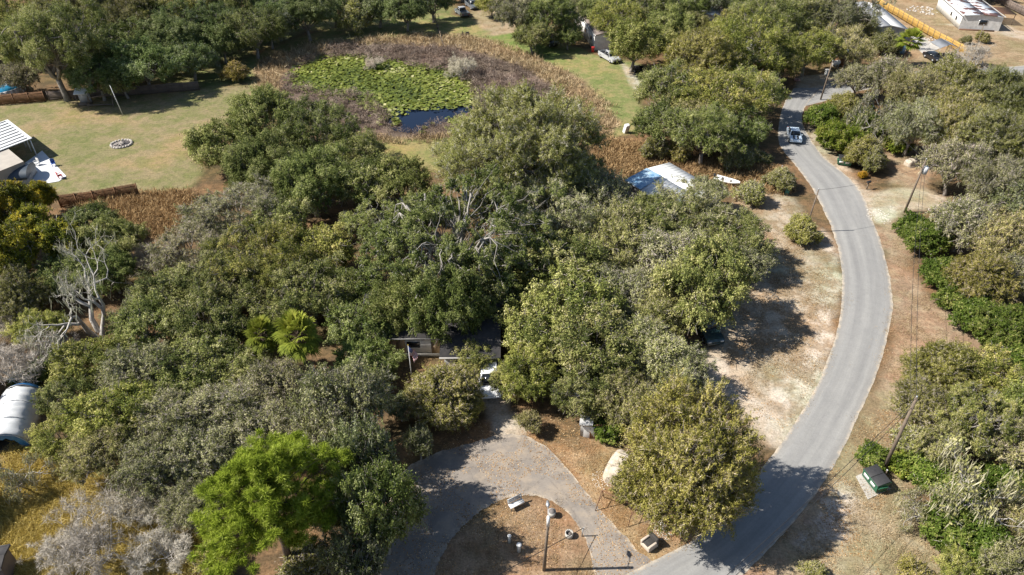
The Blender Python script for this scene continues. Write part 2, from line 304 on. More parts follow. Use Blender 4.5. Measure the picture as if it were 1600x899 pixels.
def asphalt(name, c1, c2, tracks=True):
    m, nt, b, out = nmat(name)
    geo = nt.nodes.new('ShaderNodeNewGeometry'); pos = geo.outputs['Position']
    n1 = noise(nt, .25, 6, .65, src=pos); n2 = noise(nt, 9, 4, .75, src=pos); n3 = noise(nt, 1.1, 5, .7, src=pos)
    c = ramp(nt, [(.35, c1), (.65, c2)], n1.outputs[0]).outputs[0]
    c = mix(nt, c, ramp(nt, [(.3, (.90, .90, .90)), (.7, (1.10, 1.10, 1.10))], n2.outputs[0]).outputs[0], 1.0, 'MULTIPLY')
    c = mix(nt, c, ramp(nt, [(.3, (.95, .95, .955)), (.7, (1.04, 1.04, 1.035))], n3.outputs[0]).outputs[0], 1.0, 'MULTIPLY')
    ac = nt.nodes.new('ShaderNodeAttribute'); ac.attribute_name = 'across'
    alg = nt.nodes.new('ShaderNodeAttribute'); alg.attribute_name = 'along'
    s1 = nt.nodes.new('ShaderNodeMath'); s1.operation = 'MULTIPLY'; s1.inputs[1].default_value = 7.0; nt.links.new(ac.outputs['Fac'], s1.inputs[0])
    s2 = nt.nodes.new('ShaderNodeMath'); s2.operation = 'MULTIPLY'; s2.inputs[1].default_value = .06; nt.links.new(alg.outputs['Fac'], s2.inputs[0])
    cx_ = nt.nodes.new('ShaderNodeCombineXYZ'); nt.links.new(s1.outputs[0], cx_.inputs[0]); nt.links.new(s2.outputs[0], cx_.inputs[1])
    stn = noise(nt, 1.0, 5, .65, src=cx_.outputs[0]); c = mix(nt, c, ramp(nt, [(.3, (.86, .86, .87)), (.5, (1, 1, 1)), (.7, (1.13, 1.125, 1.11))], stn.outputs[0]).outputs[0], 1.0, 'MULTIPLY')
    if not tracks:
        dn = noise(nt, .55, 6, .7, src=pos); c = mix(nt, c, (.36, .29, .215), ramp(nt, [(.48, (0, 0, 0)), (.72, (.75, .75, .75))], dn.outputs[0]).outputs[0])
    if tracks:
        c = mix(nt, c, ramp(nt, [(.0, (1.12, 1.06, .96)), (.06, (1.02, 1.0, .98)), (.2, (1.05, 1.05, 1.05)), (.3, (.93, .93, .935)), (.5, (1.04, 1.04, 1.04)), (.68, (.94, .94, .945)), (.8, (1.06, 1.06, 1.06)), (.95, (1.02, 1.0, .98)), (1, (1.12, 1.06, .96))], ac.outputs['Fac']).outputs[0], 1.0, 'MULTIPLY')
    # sand washed over the broken edge
    ed = ramp(nt, [(.0, (1, 1, 1)), (.07, (0, 0, 0)), (.93, (0, 0, 0)), (1, (1, 1, 1))], ac.outputs['Fac'])
    en = mix(nt, ed.outputs[0], ramp(nt, [(.42, (0, 0, 0)), (.6, (1, 1, 1))], n3.outputs[0]).outputs[0], 1.0, 'MULTIPLY')
    c = mix(nt, c, (.50, .42, .32), en)
    # hairline cracks
    vo = nt.nodes.new('ShaderNodeTexVoronoi'); vo.feature = 'DISTANCE_TO_EDGE'; vo.inputs['Scale'].default_value = .22
    nw = nt.nodes.new('ShaderNodeVectorMath'); nw.operation = 'MULTIPLY_ADD'; nw.inputs[1].default_value = (1.6, 1.6, 1.6)
    nt.links.new(n3.outputs['Color'], nw.inputs[0]); nt.links.new(pos, nw.inputs[2]); nt.links.new(nw.outputs[0], vo.inputs['Vector'])
    cr = ramp(nt, [(.0, (.72, .72, .72)), (.006, (.8, .8, .8)), (.012, (1, 1, 1))], vo.outputs['Distance']); c = mix(nt, c, cr.outputs[0], .25 if tracks else .8, 'MULTIPLY')
    nt.links.new(c, b.inputs['Base Color']); b.inputs['Roughness'].default_value = .9; b.inputs['Specular IOR Level'].default_value = .25
    bp = nt.nodes.new('ShaderNodeBump'); bp.inputs['Strength'].default_value = .35; bp.inputs['Distance'].default_value = .02
    nt.links.new(n2.outputs[0], bp.inputs['Height']); nt.links.new(bp.outputs[0], b.inputs['Normal'])
    return m
RL = [(1240, 138), (1226, 160), (1219, 182), (1216, 205), (1219, 228), (1237, 252), (1256, 276), (1272, 300), (1287, 328), (1299, 357), (1311, 398), (1317, 440), (1314, 485), (1305, 530), (1289, 575), (1264, 625), (1230, 680), (1185, 740), (1140, 795), (1090, 840), (1030, 872), (975, 900), (890, 940)]
RR = [(1284, 138), (1264, 158), (1253, 180), (1258, 202), (1271, 225), (1289, 248), (1320, 272), (1346, 302), (1361, 338), (1378, 384), (1390, 430), (1394, 472), (1389, 515), (1376, 565), (1355, 620), (1328, 680), (1287, 755), (1243, 812), (1200, 860), (1158, 900), (1110, 945), (1040, 1000)]
MA = asphalt('worn_asphalt', (.252, .249, .240), (.238, .236, .228)); MD = asphalt('patched_asphalt', (.255, .225, .195), (.195, .172, .150), False)
strip('road', RL, RR, .018, MA, 'curving grey asphalt road', 420, camber=.05)
strip('side_road', [(1243, 155), (1275, 139), (1330, 120), (1420, 112), (1550, 106), (1680, 96)], [(1258, 166), (1290, 158), (1350, 141), (1430, 131), (1560, 128), (1700, 122)], .012, MA, 'grey cross road at the far end', 160, seed=4)
strip('driveway', [(1045, 885), (1010, 871), (985, 848), (952, 812), (920, 775), (888, 735), (855, 700), (820, 682), (780, 680), (730, 694), (690, 706), (650, 722), (625, 745), (605, 790), (595, 830), (580, 880), (565, 940)],
      [(965, 935), (932, 900), (922, 865), (905, 825), (885, 800), (862, 783), (835, 775), (800, 776), (770, 788), (735, 812), (708, 840), (690, 868), (678, 895), (670, 920), (664, 950)], .006, MD, 'faded asphalt loop driveway', 260, .08, 6)
# ------------------------------------------------------------------ vegetation prototypes
LEAF = {
 'green': leafmat('leaf_green', [(0, (.058, .074, .026)), (.45, (.160, .180, .062)), (.8, (.275, .28, .108)), (1, (.43, .41, .22))]),
 'olive': leafmat('leaf_olive', [(0, (.078, .084, .026)), (.5, (.19, .19, .066)), (.85, (.29, .278, .115)), (1, (.42, .39, .22))]),
 'grey':  leafmat('leaf_grey', [(0, (.080, .090, .038)), (.5, (.192, .198, .088)), (.8, (.30, .295, .15)), (1, (.44, .42, .27))]),
 'bright': leafmat('leaf_bright', [(0, (.040, .066, .014)), (.5, (.105, .145, .034)), (.85, (.19, .225, .065)), (1, (.32, .32, .12))]),
 'pine':  leafmat('leaf_pine', [(0, (.055, .082, .014)), (.4, (.165, .21, .036)), (.75, (.30, .35, .065)), (1, (.44, .47, .15))], trans=.25),
 'yellow': leafmat('leaf_yellow', [(0, (0.068, 0.081, 0.018)), (.5, (0.169, 0.176, 0.036)), (.85, (0.324, 0.290, 0.058)), (1, (0.459, 0.365, 0.078))]),
 'palm':  leafmat('leaf_palm', [(0, (.10, .13, .025)), (.5, (.25, .29, .065)), (1, (.48, .43, .14))]),
 'moss':  leafmat('leaf_moss', [(0, (.14, .14, .09)), (.5, (.26, .255, .185)), (1, (.40, .385, .30))], trans=.2, spec=.05, rough=.9),
 'twig':  leafmat('leaf_twig', [(0, (.15, .13, .105)), (.5, (.31, .28, .235)), (1, (.48, .44, .385))], trans=0, spec=.05, rough=.9),
}
BARK = simple('bark_grey', (.30, .27, .235), (.15, .13, .11), 2.2, .9, bump=.5)
BARKD = simple('bark_brown', (.17, .12, .085), (.09, .065, .05), 2.5, .95, bump=.5)
BARKS = simple('bark_silver', (.40, .375, .34), (.20, .18, .16), 1.3, .9, bump=.5)
BARKW = simple('bark_weathered', (.48, .45, .41), (.30, .275, .25), 1.6, .9, bump=.4)

def unit(v): return v / (np.linalg.norm(v, axis=-1, keepdims=True) + 1e-9)
def leaves(g, rng, P, N, L, W, tint, m=0, hang=None):
    n = len(P); N = unit(N)
    A = rng.normal(0, 1, (n, 3)) if hang is None else hang
    A = unit(A - N * (A*N).sum(1, keepdims=True)); B = np.cross(N, A)
    L = np.broadcast_to(L, n)[:, None] * rng.uniform(.7, 1.3, (n, 1)); W = np.broadcast_to(W, n)[:, None] * rng.uniform(.7, 1.3, (n, 1))
    V = np.stack([P - A*L*.5, P + B*W*.5 - N*W*.15, P + A*L*.5, P - B*W*.5 - N*W*.15], 1)
    g.add(V.reshape(-1, 3), np.arange(n*4).reshape(n, 4), tint, m)
def arc(a, b, k, sag, rng, wob=.06):
    t = np.linspace(0, 1, k)[:, None]; a = np.array(a); b = np.array(b); L = np.linalg.norm(b-a)
    P = a*(1-t) + b*t + np.array([0, 0, sag*L])*(4*t*(1-t)); w = rng.normal(0, wob*L, (k, 3)); w[0] = 0; w[-1] = 0
    return P + w
class Proto: pass
def finish(name, R, H, gt, gc, gm, bark, leaf, cat):
    e = bpy.data.objects.new(name, None); COL.objects.link(e); e.empty_display_size = .5
    gt.obj('trunk', bark, e, smooth=True)
    if gc is not None and gc.n: gc.obj('crown', [leaf, LEAF['twig'], LEAF['moss']], e)
    p = Proto(); p.root = e; p.R = R; p.H = H; p.used = False; p.cat = cat; return p

def gen_oak(name, seed, R, leaf='green', bark=None, hr=1.3, base=.30, pr=1.25, dens=1.5, lpp=210, leaf_l=0.240, leaf_w=0.152, gap=.06, inner=.3, nlimb=7, twig=3, twig_r=.022, moss=0, lob=.2, limb_r=.05, flat=1.0, up=.35, twig_up=0.0, cat='tree', tintspan=.55, grey=.05, deep=.66, feather=.45, droop=0.0, tall=1.1, ride=.55):
    rng = np.random.default_rng(seed); H = hr * R * tall; zb = base * H; zc = zb + (H - zb) * .38 ; Vu = (H - zc) * flat; Vd = (zc - zb)
    bark = bark or BARK
    K = 9; kd = unit(rng.normal(0, 1, (K, 3)) * [1, 1, .8]); ka = rng.uniform(-1.1*lob, 1.25*lob, K); K2 = unit(rng.normal(0, 1, (26, 3))); k2 = rng.uniform(-.5*lob, .5*lob, 26)
    def rad(d): return 1 + (ka[None] * np.exp(-(1 - d @ kd.T) / .16)).sum(1) + (k2[None] * np.exp(-(1 - d @ K2.T) / .04)).sum(1)
    area = 2 * math.pi * R * R * 1.0
    n = int(dens * area / (pr * pr * 2.6)); i = np.arange(n) + .5
    z = 1 - i / n * 1.38; ph = i * 2.399963 + rng.uniform(0, .6, n)
    z = np.clip(z + rng.normal(0, .06, n), -.5, 1); s = np.sqrt(1 - z*z); D = np.stack([s*np.cos(ph), s*np.sin(ph), z], 1)
    rr = rad(D) * rng.uniform(deep, 1.0, n)
    ni = int(n * inner); Di = unit(rng.normal(0, 1, (ni, 3)) * [1, 1, .55] + [0, 0, .25]); D = np.vstack([D, Di]); rr = np.r_[rr, rng.uniform(.35, .75, ni)]
    keep = rng.random(len(D)) > gap; D = D[keep]; rr = rr[keep]
    pk = pr * rng.uniform(.5, 1.55, len(D)); ins = 1 - .75 * pr / R
    Rv = np.where(D[:, 2] > 0, Vu, Vd) - pr * .4
    C = np.stack([D[:, 0]*rr*R*ins, D[:, 1]*rr*R*ins, zc + D[:, 2]*rr*Rv], 1); C[:, 2] = np.maximum(C[:, 2], .5)
    gt = G(); gc = G(); gm = G()
    fork = np.array([rng.normal(0, .04)*R, rng.normal(0, .04)*R, max(zb * .75, .4)])
    tr = max(.11, R * limb_r * .95)
    gt.tube([(0, 0, -.15), (fork*.25)*[1, 1, 1] , fork*.6, fork], [tr*1.45, tr*1.1, tr, tr*.95], 9)
    az = np.arange(nlimb) / nlimb * 2*math.pi + rng.uniform(-.3, .3, nlimb); limbs = []
    for k in range(nlimb):
        q = .56 * R * rng.uniform(.85, 1.15) * (.35 if k == 0 else 1); zz = zc + Vu * (rng.uniform(.05, .5) if k and ride == .55 else ride*rng.uniform(.75, 1.1))
        L = arc(fork, (q*math.cos(az[k]), q*math.sin(az[k]), zz), 8, -.05, rng, .028); limbs.append(L)
        gt.tube(L, np.linspace(tr*.62, tr*.17, 8), 7)
    ends = np.array([l[-1] for l in limbs])
    for c, p_ in zip(C, pk):
        j = int(np.argmin(np.linalg.norm((ends - c) * [1, 1, .5], axis=1))); l = limbs[j]; q = l[rng.integers(2, 8)]
        gt.tube(arc(q, c, 5, rng.uniform(-.05, .08), rng, .05), np.linspace(min(tr*.19, .075), .026, 5), 4, cap=False)
        for _ in range(twig):
            d = unit(rng.normal(0, 1, 3) + (c - [0, 0, zc]) / R * .9 + [0, 0, .35 + twig_up]); e = c + d * p_ * rng.uniform(.8, 1.25)
            gt.tube(arc(c - d*p_*.2, e, 4, 0, rng, .07), np.linspace(twig_r*1.5, twig_r*.6, 4), 3, cap=False)
    # leaf sprays: every puff is a bunch of short leafy twigs running outward
    nsub = np.maximum((15 * (pk / pr) ** 1.6).astype(int), 6); so = np.repeat(np.arange(len(C)), nsub); ns = len(so)
    sd = unit(rng.normal(0, 1, (ns, 3)) + [0, 0, up] + .65 * unit(C[so] - [0, 0, zc]))
    ax = unit(sd + rng.normal(0, .45, (ns, 3)) + [0, 0, droop]); ln = pk[so] * rng.uniform(.45, 1.0, ns) * (.45 + .9*feather)
    S0 = C[so] + sd * (pk[so] * rng.uniform(.10, .62, ns))[:, None] * [1.08, 1.08, .8]; SC = S0 + ax * (ln * .5)[:, None]
    sr = pk[so] * rng.uniform(.13, .30, ns) * (1.35 - .6 * feather)
    cnt = np.maximum((lpp * 2.5 / 15 * rng.uniform(.4, 1.6, ns)).astype(int), 3); own = np.repeat(np.arange(ns), cnt); n = len(own)
    tt_ = rng.random(n); d = rng.normal(0, 1, (n, 3)); 
    P = S0[own] + ax[own] * (ln[own] * tt_)[:, None] + d * (sr[own] * (1.05 - .5*tt_) * .62)[:, None]
    N = unit(d) * .45 + sd[own] * .35 + np.array([0, 0, .35]) + rng.normal(0, .5, (n, 3))
    ct = rng.random(len(C)); st = rng.normal(0, .13, ns)
    tint = np.clip(.50 + tintspan * (ct[so[own]] - .5) + 1.2*st[own] + rng.normal(0, .18, n), 0, 1)
    leaves(gc, rng, P, N, leaf_l*.74, leaf_w*.72, tint, hang=ax[own] + rng.normal(0, .6, (n, 3)))
    if grey:                                        # bare grey twig ends between the leaves
        k = int(n * grey); o = rng.integers(0, ns, k); d = unit(sd[o] + rng.normal(0, .8, (k, 3)) + [0, 0, .2]); L = rng.uniform(.3, .9, k)
        leaves(gc, rng, SC[o] + d * (sr[o] * rng.uniform(.2, 1.2, k))[:, None], rng.normal(0, 1, (k, 3)), L*.7, .03, np.clip(rng.normal(.55, .2, k), 0, 1), 1, hang=d)
    if moss:
        nm = int(moss * len(C)); o = rng.integers(0, len(C), nm); dd = unit(rng.normal(0, 1, (nm, 3)) * [1, 1, .6])
        P = C[o] + dd * pk[o][:, None] * rng.uniform(.5, 1.1, (nm, 1)); per = 10
        P = np.repeat(P, per, 0) + rng.normal(0, .16, (nm*per, 3)) * [1, 1, .5]; L = rng.uniform(.3, 1.15, nm*per); P[:, 2] -= L * .35
        a = rng.uniform(0, 6.28, nm*per); Nn = np.stack([np.cos(a), np.sin(a), rng.normal(.45, .3, nm*per)], 1)
        leaves(gc, rng, P, Nn, L, .07, np.clip(np.repeat(rng.uniform(.1, .8, nm), per) + rng.normal(0, .15, nm*per), 0, 1), 2, hang=np.tile([0.0, 0, 1], (nm*per, 1)) + rng.normal(0, .25, (nm*per, 3)))
    return finish(name, R, H, gt, gc, gm, bark, LEAF[leaf], cat)

def gen_branchy(name, seed, R, H, bark, stems=1, depth=5, r0=.3, spread=.55, ratio=.76, kids=(2, 3), twigtint=.5, leaf=None, nleaf=0, fine=0, cat='dead tree', up=.1, moss=0, lean=0.0):
    rng = np.random.default_rng(seed); gt = G(); gc = G(); gm = G(); tips = []
    tot = sum(ratio**k for k in range(depth + 1)); l0 = H / tot * (1.15 if stems == 1 else 1.05)
    def grow(p, d, l, r, lev):
        e = p + d*l; mid = (p + e)/2 + rng.normal(0, .07*l, 3); s = 7 if lev == 0 else (5 if lev < 3 else 3)
        gt.tube([p, mid, e], [r, r*.85, r*.66], s, cap=False)
        if lev >= depth: tips.append((e, d)); return
        for k in range(rng.integers(kids[0], kids[1] + 1)):
            nd = unit(d + rng.normal(0, spread, 3) + np.array([0, 0, up])); grow(e, nd, l*ratio*rng.uniform(.7, 1.2), max(r*.62, .012), lev + 1)
    for k in range(stems):
        a = k / stems * 6.283 + rng.uniform(-.3, .3); o = .12*R*(stems > 1)
        d = unit(np.array([math.cos(a)*(.5*R/H if stems > 1 else .08 + lean), math.sin(a)*(.5*R/H if stems > 1 else .08), 1]) * [rng.uniform(.8, 1.8)] * 3 + [0, 0, 0]) if stems == 1 else unit(np.array([math.cos(a)*rng.uniform(.2, 1.0), math.sin(a)*rng.uniform(.2, 1.0), H/R*.8]))
        grow(np.array([math.cos(a)*o, math.sin(a)*o, -.1]), d, l0, r0, 0)
    T = np.array([t[0] for t in tips]); Dn = np.array([t[1] for t in tips])
    if fine:                                       # spray of bare twigs at every tip
        P = np.repeat(T, fine, 0); d = unit(np.repeat(Dn, fine, 0)*.6 + rng.normal(0, .7, (len(P), 3)) + [0, 0, .25]); L = rng.uniform(.3, .9, len(P)) * (R/4)**.5
        leaves(gc, rng, P + d*L[:, None]*.45, rng.normal(0, 1, (len(P), 3)), L*.8, .022, np.clip(rng.normal(twigtint, .2, len(P)), 0, 1), hang=d)
    if nleaf:
        P = np.repeat(T, nleaf, 0) + rng.normal(0, .3, (len(T)*nleaf, 3)); leaves(gc, rng, P, rng.normal(0, 1, P.shape) + [0, 0, .8], .26, .15, np.clip(rng.normal(.45, .22, len(P)), 0, 1))
    if moss:
        P = np.repeat(T, moss, 0) + rng.normal(0, .25, (len(T)*moss, 3)); L = rng.uniform(.4, 1.3, len(P)); P[:, 2] -= L*.4; a = rng.uniform(0, 6.28, len(P))
        leaves(gc, rng, P, np.stack([np.cos(a), np.sin(a), np.full(len(P), .4)], 1), L, .08, np.clip(rng.normal(.5, .2, len(P)), 0, 1), 2, hang=np.tile([0., 0, 1], (len(P), 1)) + rng.normal(0, .2, (len(P), 3)))
    return finish(name, R, H, gt, gc, gm, bark, LEAF[leaf] if leaf else LEAF['twig'], cat)

def gen_pine(name, seed, R, H):
    rng = np.random.default_rng(seed); gt = G(); gc = G()
    gt.tube([(0, 0, -.15), (.1, 0, H*.3), (-.1, .1, H*.65), (0, 0, H*.96)], [.30, .25, .18, .05], 8)
    C = []
    for z in np.linspace(H*.40, H*.97, 17):
        k = (z/H - .40)/.57; rr = R * (.62 + .5*math.sin(math.pi*min(1, k*.85 + .12))) * (1 - k**3*.75)
        for j in range(rng.integers(5, 8)):
            a = rng.uniform(0, 6.28); q = rr*rng.uniform(.55, 1.1)*(1 + .22*math.sin(2*a + 1) + .15*math.sin(5*a + z)); e = np.array([q*math.cos(a), q*math.sin(a), z + q*.22])
            L = arc((0, 0, z - .3), e, 5, -.05, rng, .04); gt.tube(L, np.linspace(.07, .025, 5), 4, cap=False); C += [e]
            for s in range(2):
                b = e*rng.uniform(.55, .95) + rng.normal(0, .5, 3); b[2] = z + q*.15 + rng.uniform(-.1, .6); gt.tube([L[2], b], [.03, .015], 3, cap=False); C.append(b)
    C = np.array(C); C = np.vstack([C] + [C[rng.random(len(C)) < .75] + rng.normal(0, .42, (1, 3)) * 0 + 0 for _ in range(0)]); C = np.vstack([C, C + rng.normal(0, .6, C.shape) * [1, 1, .5]])
    per = 270; o = np.repeat(np.arange(len(C)), per); n = len(o)
    d = unit(rng.normal(0, 1, (n, 3)) + [0, 0, .5]); L = rng.uniform(.26, .44, n); pk = rng.uniform(.36, .66, len(C))
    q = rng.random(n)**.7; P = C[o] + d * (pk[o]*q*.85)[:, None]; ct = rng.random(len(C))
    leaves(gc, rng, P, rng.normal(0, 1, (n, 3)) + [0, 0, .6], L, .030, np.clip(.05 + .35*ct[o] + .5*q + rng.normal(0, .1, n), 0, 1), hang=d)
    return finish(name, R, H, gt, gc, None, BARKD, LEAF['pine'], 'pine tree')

def gen_palm(name, seed, R, H):
    rng = np.random.default_rng(seed); gt = G(); gc = G(); gt.tube([(0, 0, -.1), (.08, 0, H*.35), (0, .05, H*.7)], [.24, .2, .22], 9)
    top = np.array([0, .05, H*.7])
    for k in range(34):
        a = k*2.4; el = math.radians(80 - 115*(k/34)); d = np.array([math.cos(a)*math.cos(el), math.sin(a)*math.cos(el), math.sin(el)])
        L = R*rng.uniform(.5, .62); e = top + d*L; gt.tube([top, (top + e)/2 + [0, 0, .08], e], [.03, .022, .015], 3, cap=False)
        side = unit(np.cross(d, [0, 0, 1]) + 1e-6); upv = np.cross(side, d)
        for j in range(26):                            # fan of folded leaflets
            b = math.radians(-105 + 210*j/25); ld = unit(d*math.cos(b) + side*math.sin(b) + upv*rng.uniform(-.05, .12)); ll = R*.52*(1 - .25*abs(b)/1.9)*rng.uniform(.9, 1.1)
            p1 = e + ld*ll*.55; p2 = e + ld*ll - np.array([0, 0, .22*ll]); w = unit(np.cross(ld, upv))*.062*(R/2)
            gc.add([e, p1 - w, p2, p1 + w], [[0, 1, 2, 3]], float(np.clip(.55 - k/60 + rng.normal(0, .12), 0, 1)))
    return finish(name, R, H, gt, gc, None, BARKD, LEAF['palm'], 'palm tree')

PROTO = {}
def P(kind, *protos): PROTO[kind] = list(protos)
P('oak', *[gen_oak('oak_tree', 11 + k, R, lpp=int(235 + 10*R), pr=.80 + .045*R, leaf_l=.215, leaf_w=.14, moss=.5, lob=.38, gap=.24, dens=1.35, inner=.22, twig=4, twig_r=.03, grey=.05) for k, R in enumerate((4, 5.5, 7, 8.5, 10, 6.2))])
P('dark', *[gen_oak('oak_tree', 31 + k, R, lpp=int(270 + 11*R), pr=.85 + .05*R, leaf_l=.235, leaf_w=.155, moss=.12, twig=2, twig_r=.028, lob=.38, hr=1.35, gap=.2, dens=1.4, inner=.25, grey=.02) for k, R in enumerate((4.5, 6.5, 9))])
P('mossy', *[gen_oak('mossy_oak', 51 + k, R, 'grey', lpp=int(165 + 8*R), pr=.72 + .04*R, dens=1.35, gap=.28, inner=.22, leaf_l=.185, leaf_w=.115, moss=2.0, twig=6, twig_r=.032, lob=.42, hr=1.25, grey=.24, deep=.55, feather=.8, droop=-.1) for k, R in enumerate((4, 5.5, 7.5, 9))])
P('open', *[gen_oak('open_oak', 61 + k, R, 'grey', lpp=int(150 + 8*R), pr=.62 + .04*R, dens=1.25, gap=.34, inner=.22, leaf_l=.19, leaf_w=.12, moss=1.2, twig=6, twig_r=.03, lob=.45, hr=1.3, grey=.18, deep=.5, nlimb=9, feather=.8) for k, R in enumerate((3.4, 5.5))])
P('olive', *[gen_oak('bushy_tree', 71 + k, R, 'olive', lpp=int(300 + 16*R), pr=.62 + .05*R, dens=1.8, leaf_l=.165, leaf_w=.092, twig=7, twig_r=.018, twig_up=.3, lob=.26, hr=1.35, gap=.08, base=.12, inner=.4, up=.5, grey=.13, deep=.72, feather=1.0, droop=.25) for k, R in enumerate((3.6, 5.4, 9))])
P('sparse', gen_oak('spreading_oak', 91, 12.5, 'green', BARKS, hr=.95, lpp=300, pr=.9, dens=.95, gap=.54, inner=.3, leaf_l=.24, leaf_w=.16, nlimb=18, twig=6, twig_r=.045, moss=1.0, lob=.3, limb_r=.046, ride=.62, deep=.6),
            gen_oak('spreading_oak', 92, 7, 'green', BARKS, hr=1.1, lpp=250, pr=.85, dens=.95, gap=.30, inner=.30, leaf_l=.22, leaf_w=.145, nlimb=10, twig=6, twig_r=.04, moss=1.2, lob=.35, limb_r=.055, deep=.6))
P('tall', *[gen_oak('slender_tree', 111 + k, R, 'yellow', lpp=170, pr=.75, dens=1.8, hr=2.5, base=.15, leaf_l=0.264, leaf_w=0.160, twig=3, lob=.4, gap=.15, nlimb=6, inner=.3, tintspan=.9, limb_r=.04) for k, R in enumerate((3.0, 4.2))])
P('shrub', *[gen_oak('green_shrub', 131 + k, R, 'bright', BARKD, lpp=170, pr=.42 + .06*R, dens=1.8, hr=1.15, base=.04, leaf_l=0.208, leaf_w=0.136, twig=1, twig_r=.012, lob=.42, gap=.08, nlimb=6, inner=.3, cat='shrub', grey=.02) for k, R in enumerate((1.6, 2.6, 3.6))])
P('bush', *[gen_oak('bush', 141 + k, R, 'olive', BARK, lpp=150, pr=.45 + .05*R, dens=1.7, hr=1.3, base=.05, leaf_l=0.192, leaf_w=0.104, twig=4, twig_r=.018, twig_up=.5, lob=.4, gap=.1, nlimb=6, inner=.3, cat='bush', grey=.15) for k, R in enumerate((1.5, 2.6))])
P('pine', gen_pine('pine_tree', 151, 4.1, 13.0))
P('palm', gen_palm('palm_tree', 161, 2.5, 7.0), gen_palm('palm_tree', 162, 1.9, 5.5))
P('dead', gen_branchy('dead_tree', 171, 4, 10.5, BARKW, 3, 6, .34, .46, .78, (2, 2), fine=2, lean=.1, moss=4, twigtint=.8))
P('bare', *[gen_branchy('bare_tree', 181 + k, R, R*1.1, BARKW, 9, 4, .07, .6, .76, (2, 3), .78, fine=26, cat='bare tree', up=.0) for k, R in enumerate((2.6, 4.2))])
P('mossbare', *[gen_branchy('moss_hung_tree', 191 + k, R, R*1.6, BARKW, 3, 5, .16, .5, .76, (2, 3), .5, leaf='grey', nleaf=5, moss=4, cat='tree') for k, R in enumerate((4.0,))])
TINT = {'n': (1, 1, 1), 'd': (.78, .84, .80), 'l': (1.2, 1.18, 1.1), 'g': (1.06, 1.04, 1.10), 'y': (1.13, 1.08, .90), 'b': (.74, .84, .90), 'w': (1.12, .92, .8), 'p': (.98, .95, .95), 'o': (1.5, 1.0, .45)}
NAME = {'open': ('open_oak', 'oak tree'), 'oak': ('oak_tree', 'oak tree'), 'dark': ('oak_tree', 'oak tree'), 'mossy': ('mossy_oak', 'oak tree'), 'olive': ('bushy_tree', 'tree'), 'sparse': ('spreading_oak', 'oak tree'), 'tall': ('slender_tree', 'tree'),
        'shrub': ('green_shrub', 'shrub'), 'bush': ('bush', 'bush'), 'pine': ('pine_tree', 'pine tree'), 'palm': ('palm_tree', 'palm tree'), 'dead': ('dead_tree', 'dead tree'), 'bare': ('bare_tree', 'bare tree'), 'mossbare': ('moss_hung_tree', 'tree')}
prng = random.Random(5)
def plant(px, py, w, kind, tint, label, group, zs=1.0):
    P_ = PROTO[kind]; z = 6.0
    if group == GA: w *= 1.28
    if group == GD: zs *= 1.15
    if group == GB and kind in ('oak', 'dark', 'mossy'): w *= 1.15
    if group == GC_ or group == GE:
        if kind in ('oak', 'dark', 'mossy'): w *= 1.14
    for _ in range(4):
        R = w / 2 / ppm(px, py, z)
        pr = min(P_, key=lambda p: abs(p.R - R)); z = pr.H * R / pr.R * .58 * zs
    near = [p for p in P_ if abs(p.R / R - 1) < .28] or [pr]
    pr = prng.choice(near); sc = R / pr.R
    c = at(px, py, z); rz = prng.uniform(0, 6.283)
    if not pr.used: r = pr.root; r.location = (c.x, c.y, 0); r.rotation_euler = (0, 0, rz); r.scale = (sc,)*3; pr.used = True
    else: r = copy_tree(pr.root, (c.x, c.y, 0), rz, sc)
    e1, e2 = prng.uniform(-.1, .1), prng.uniform(-.1, .12); r.scale = (sc*(1+e1), sc*(1-e1), sc*(1+e2)*zs)
    r.name = NAME[kind][0]; tag(r, label, NAME[kind][1], group)
    t = TINT[tint]; j = prng.uniform(.9, 1.1)
    for ch in r.children: ch.color = (t[0]*j, t[1]*j*prng.uniform(.96, 1.04), t[2]*j, 1) if ch.name.startswith('crown') else (1, 1, 1, 1)
    return r
GA, GB, GC_, GD, GE, GF = 'trees of the wood beyond the grey fence', 'trees around the far mobile homes', 'trees of the grove round the house', 'trees of the wood right of the road', 'trees of the thicket by the hoop tent', 'shrubs along the road'
